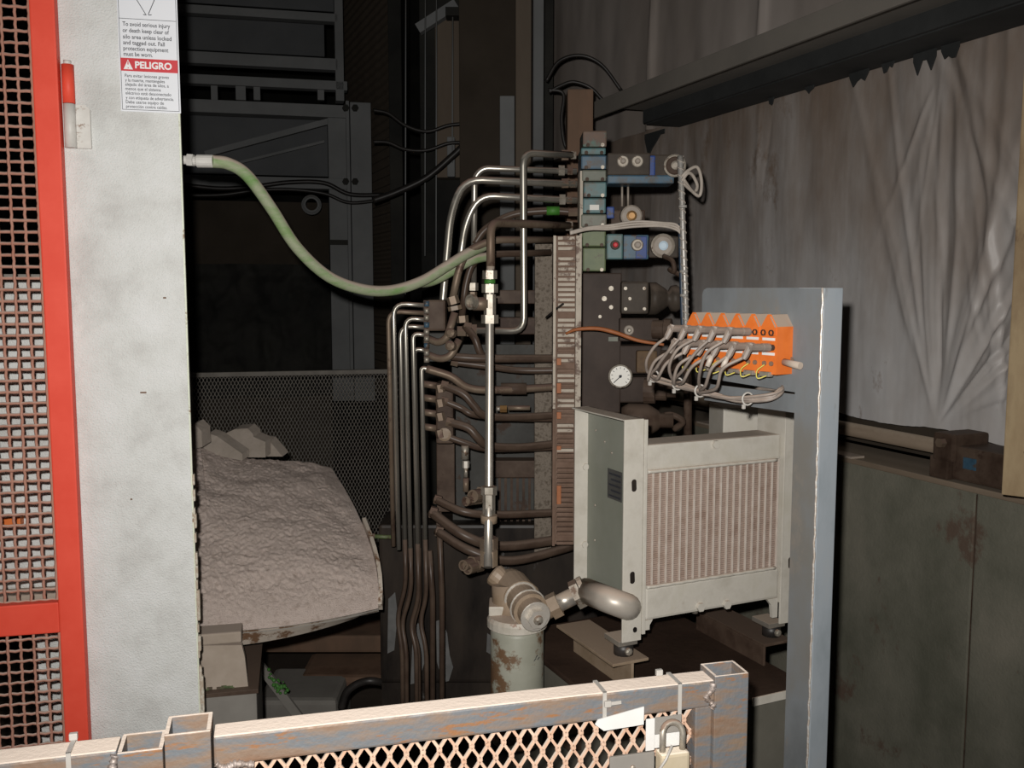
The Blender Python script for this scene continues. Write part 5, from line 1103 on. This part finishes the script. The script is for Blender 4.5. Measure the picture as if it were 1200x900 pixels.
# ================================================================== DARK UPRIGHTS BEHIND THE RACK
def upright(u0, u1, v0, v1, d, dep, m, name, label, cat):
    B().box(P(u0, v1, d), (P(u1, v1, d).x, d + dep, P(u0, v0, d).z), .006).thing(name, M_[m], label, cat)
upright(460, 475, -40, 470, 5.6, .2, 'dark_wall', 'black_upright', 'black upright next to the ribbed siding', 'upright')
upright(497, 545, -40, 640, 5.2, .2, 'dark_wall', 'dark_partition', 'dark partition behind the sagging black cables', 'partition')
upright(511, 541, 20, 208, 5.05, .12, 'wood_dark', 'timber_upright', 'brown timber upright where the sagging cables end', 'timber')
upright(541, 604, -40, 640, 4.7, .25, 'brown_wall', 'rusty_column', 'broad rusty column left of the valve stack', 'column')
upright(586, 603, 112, 420, 4.45, .12, 'frame_grey', 'grey_upright', 'narrow grey upright leaning on the rusty column', 'upright')
upright(604, 622, -40, 420, 4.6, .15, 'wood_dark', 'brown_pipe_casing', 'brown casing right of the rusty column', 'casing')
upright(624, 636, -40, 420, 4.65, .12, 'frame_grey', 'grey_conduit', 'thin grey conduit rising behind the silver pipes', 'conduit')
upright(637, 647, -40, 420, 4.5, .12, 'dark_wall', 'black_conduit', 'black conduit beside the upper plastic sheet', 'conduit')
upright(662, 691, 104, 640, 3.3, .12, 'rust_post', 'rusty_stanchion', 'short rusty stanchion behind the top of the valve stack', 'stanchion')
B().box(P(524, 207, 4.99), (P(533, 207, 4.99).x, 5.05, P(524, 160, 4.99).z), .006).part('switch_box', M_['frame_grey'], bpy.data.objects['timber_upright'], 'small pale switch box')
rb = empty('stair_bracket', 'dark bracket high on the brown timber upright', 'bracket', P(530, 20, 5.0))
B().bar(P(490, 35, 5.0), P(535, 6, 5.0), .05, .06).part('arm', M_['frame_grey'], rb); B().box(P(522, 18, 4.95), (P(550, 18, 4.95).x, 5.05, P(522, 8, 4.95).z)).part('head', M_['dark_wall'], rb)
for u, v0, v1, lab in ((475, -20, 345, 'leftmost thin hanging wire behind the sagging cables'), (498, -20, 300, 'second thin hanging wire from the left'), (511, -20, 330, 'third thin hanging wire on the timber edge'), (530, 20, 190, 'short thin wire down the timber face')):
    B().cyl(P(u, v1, 4.9), P(u + .5, v0, 4.9), S(.8, 4.9), 6).thing('hanging_wire', M_['frame_grey'], lab, 'wire')
for pts, r, lab in (([(437, 129), (455, 133), (475, 147), (500, 154), (525, 147), (542, 145)], 2, 'upper black cable sagging between tower and timber'), ([(437, 166), (455, 167), (475, 175), (500, 176), (525, 168), (545, 167)], 2, 'lower black cable sagging between tower and timber'), ([(437, 235), (465, 225), (500, 208), (530, 183), (548, 166)], 4, 'thick black cable slanting up to the timber upright')):
    B().tube(spline([P(u, v, 4.85) for u, v in pts]), S(r, 4.85), 8).thing('sagging_cable', M_['cable_black'], lab, 'cable')
for pts, lab in (([(640, 95), (655, 72), (680, 65), (705, 76), (728, 106)], 'upper black cable arching over onto the steel beam'), ([(643, 108), (656, 101), (672, 96), (692, 103), (706, 117)], 'lower black cable arching over onto the steel beam'), ([(642, 105), (660, 110), (658, 140), (662, 170), (672, 180)], 'black cable dropping beside the rusty stanchion')):
    B().tube(spline([P(u, v, 3.9) for u, v in pts]), S(2, 3.9), 8).thing('arched_cable', M_['cable_black'], lab, 'cable')
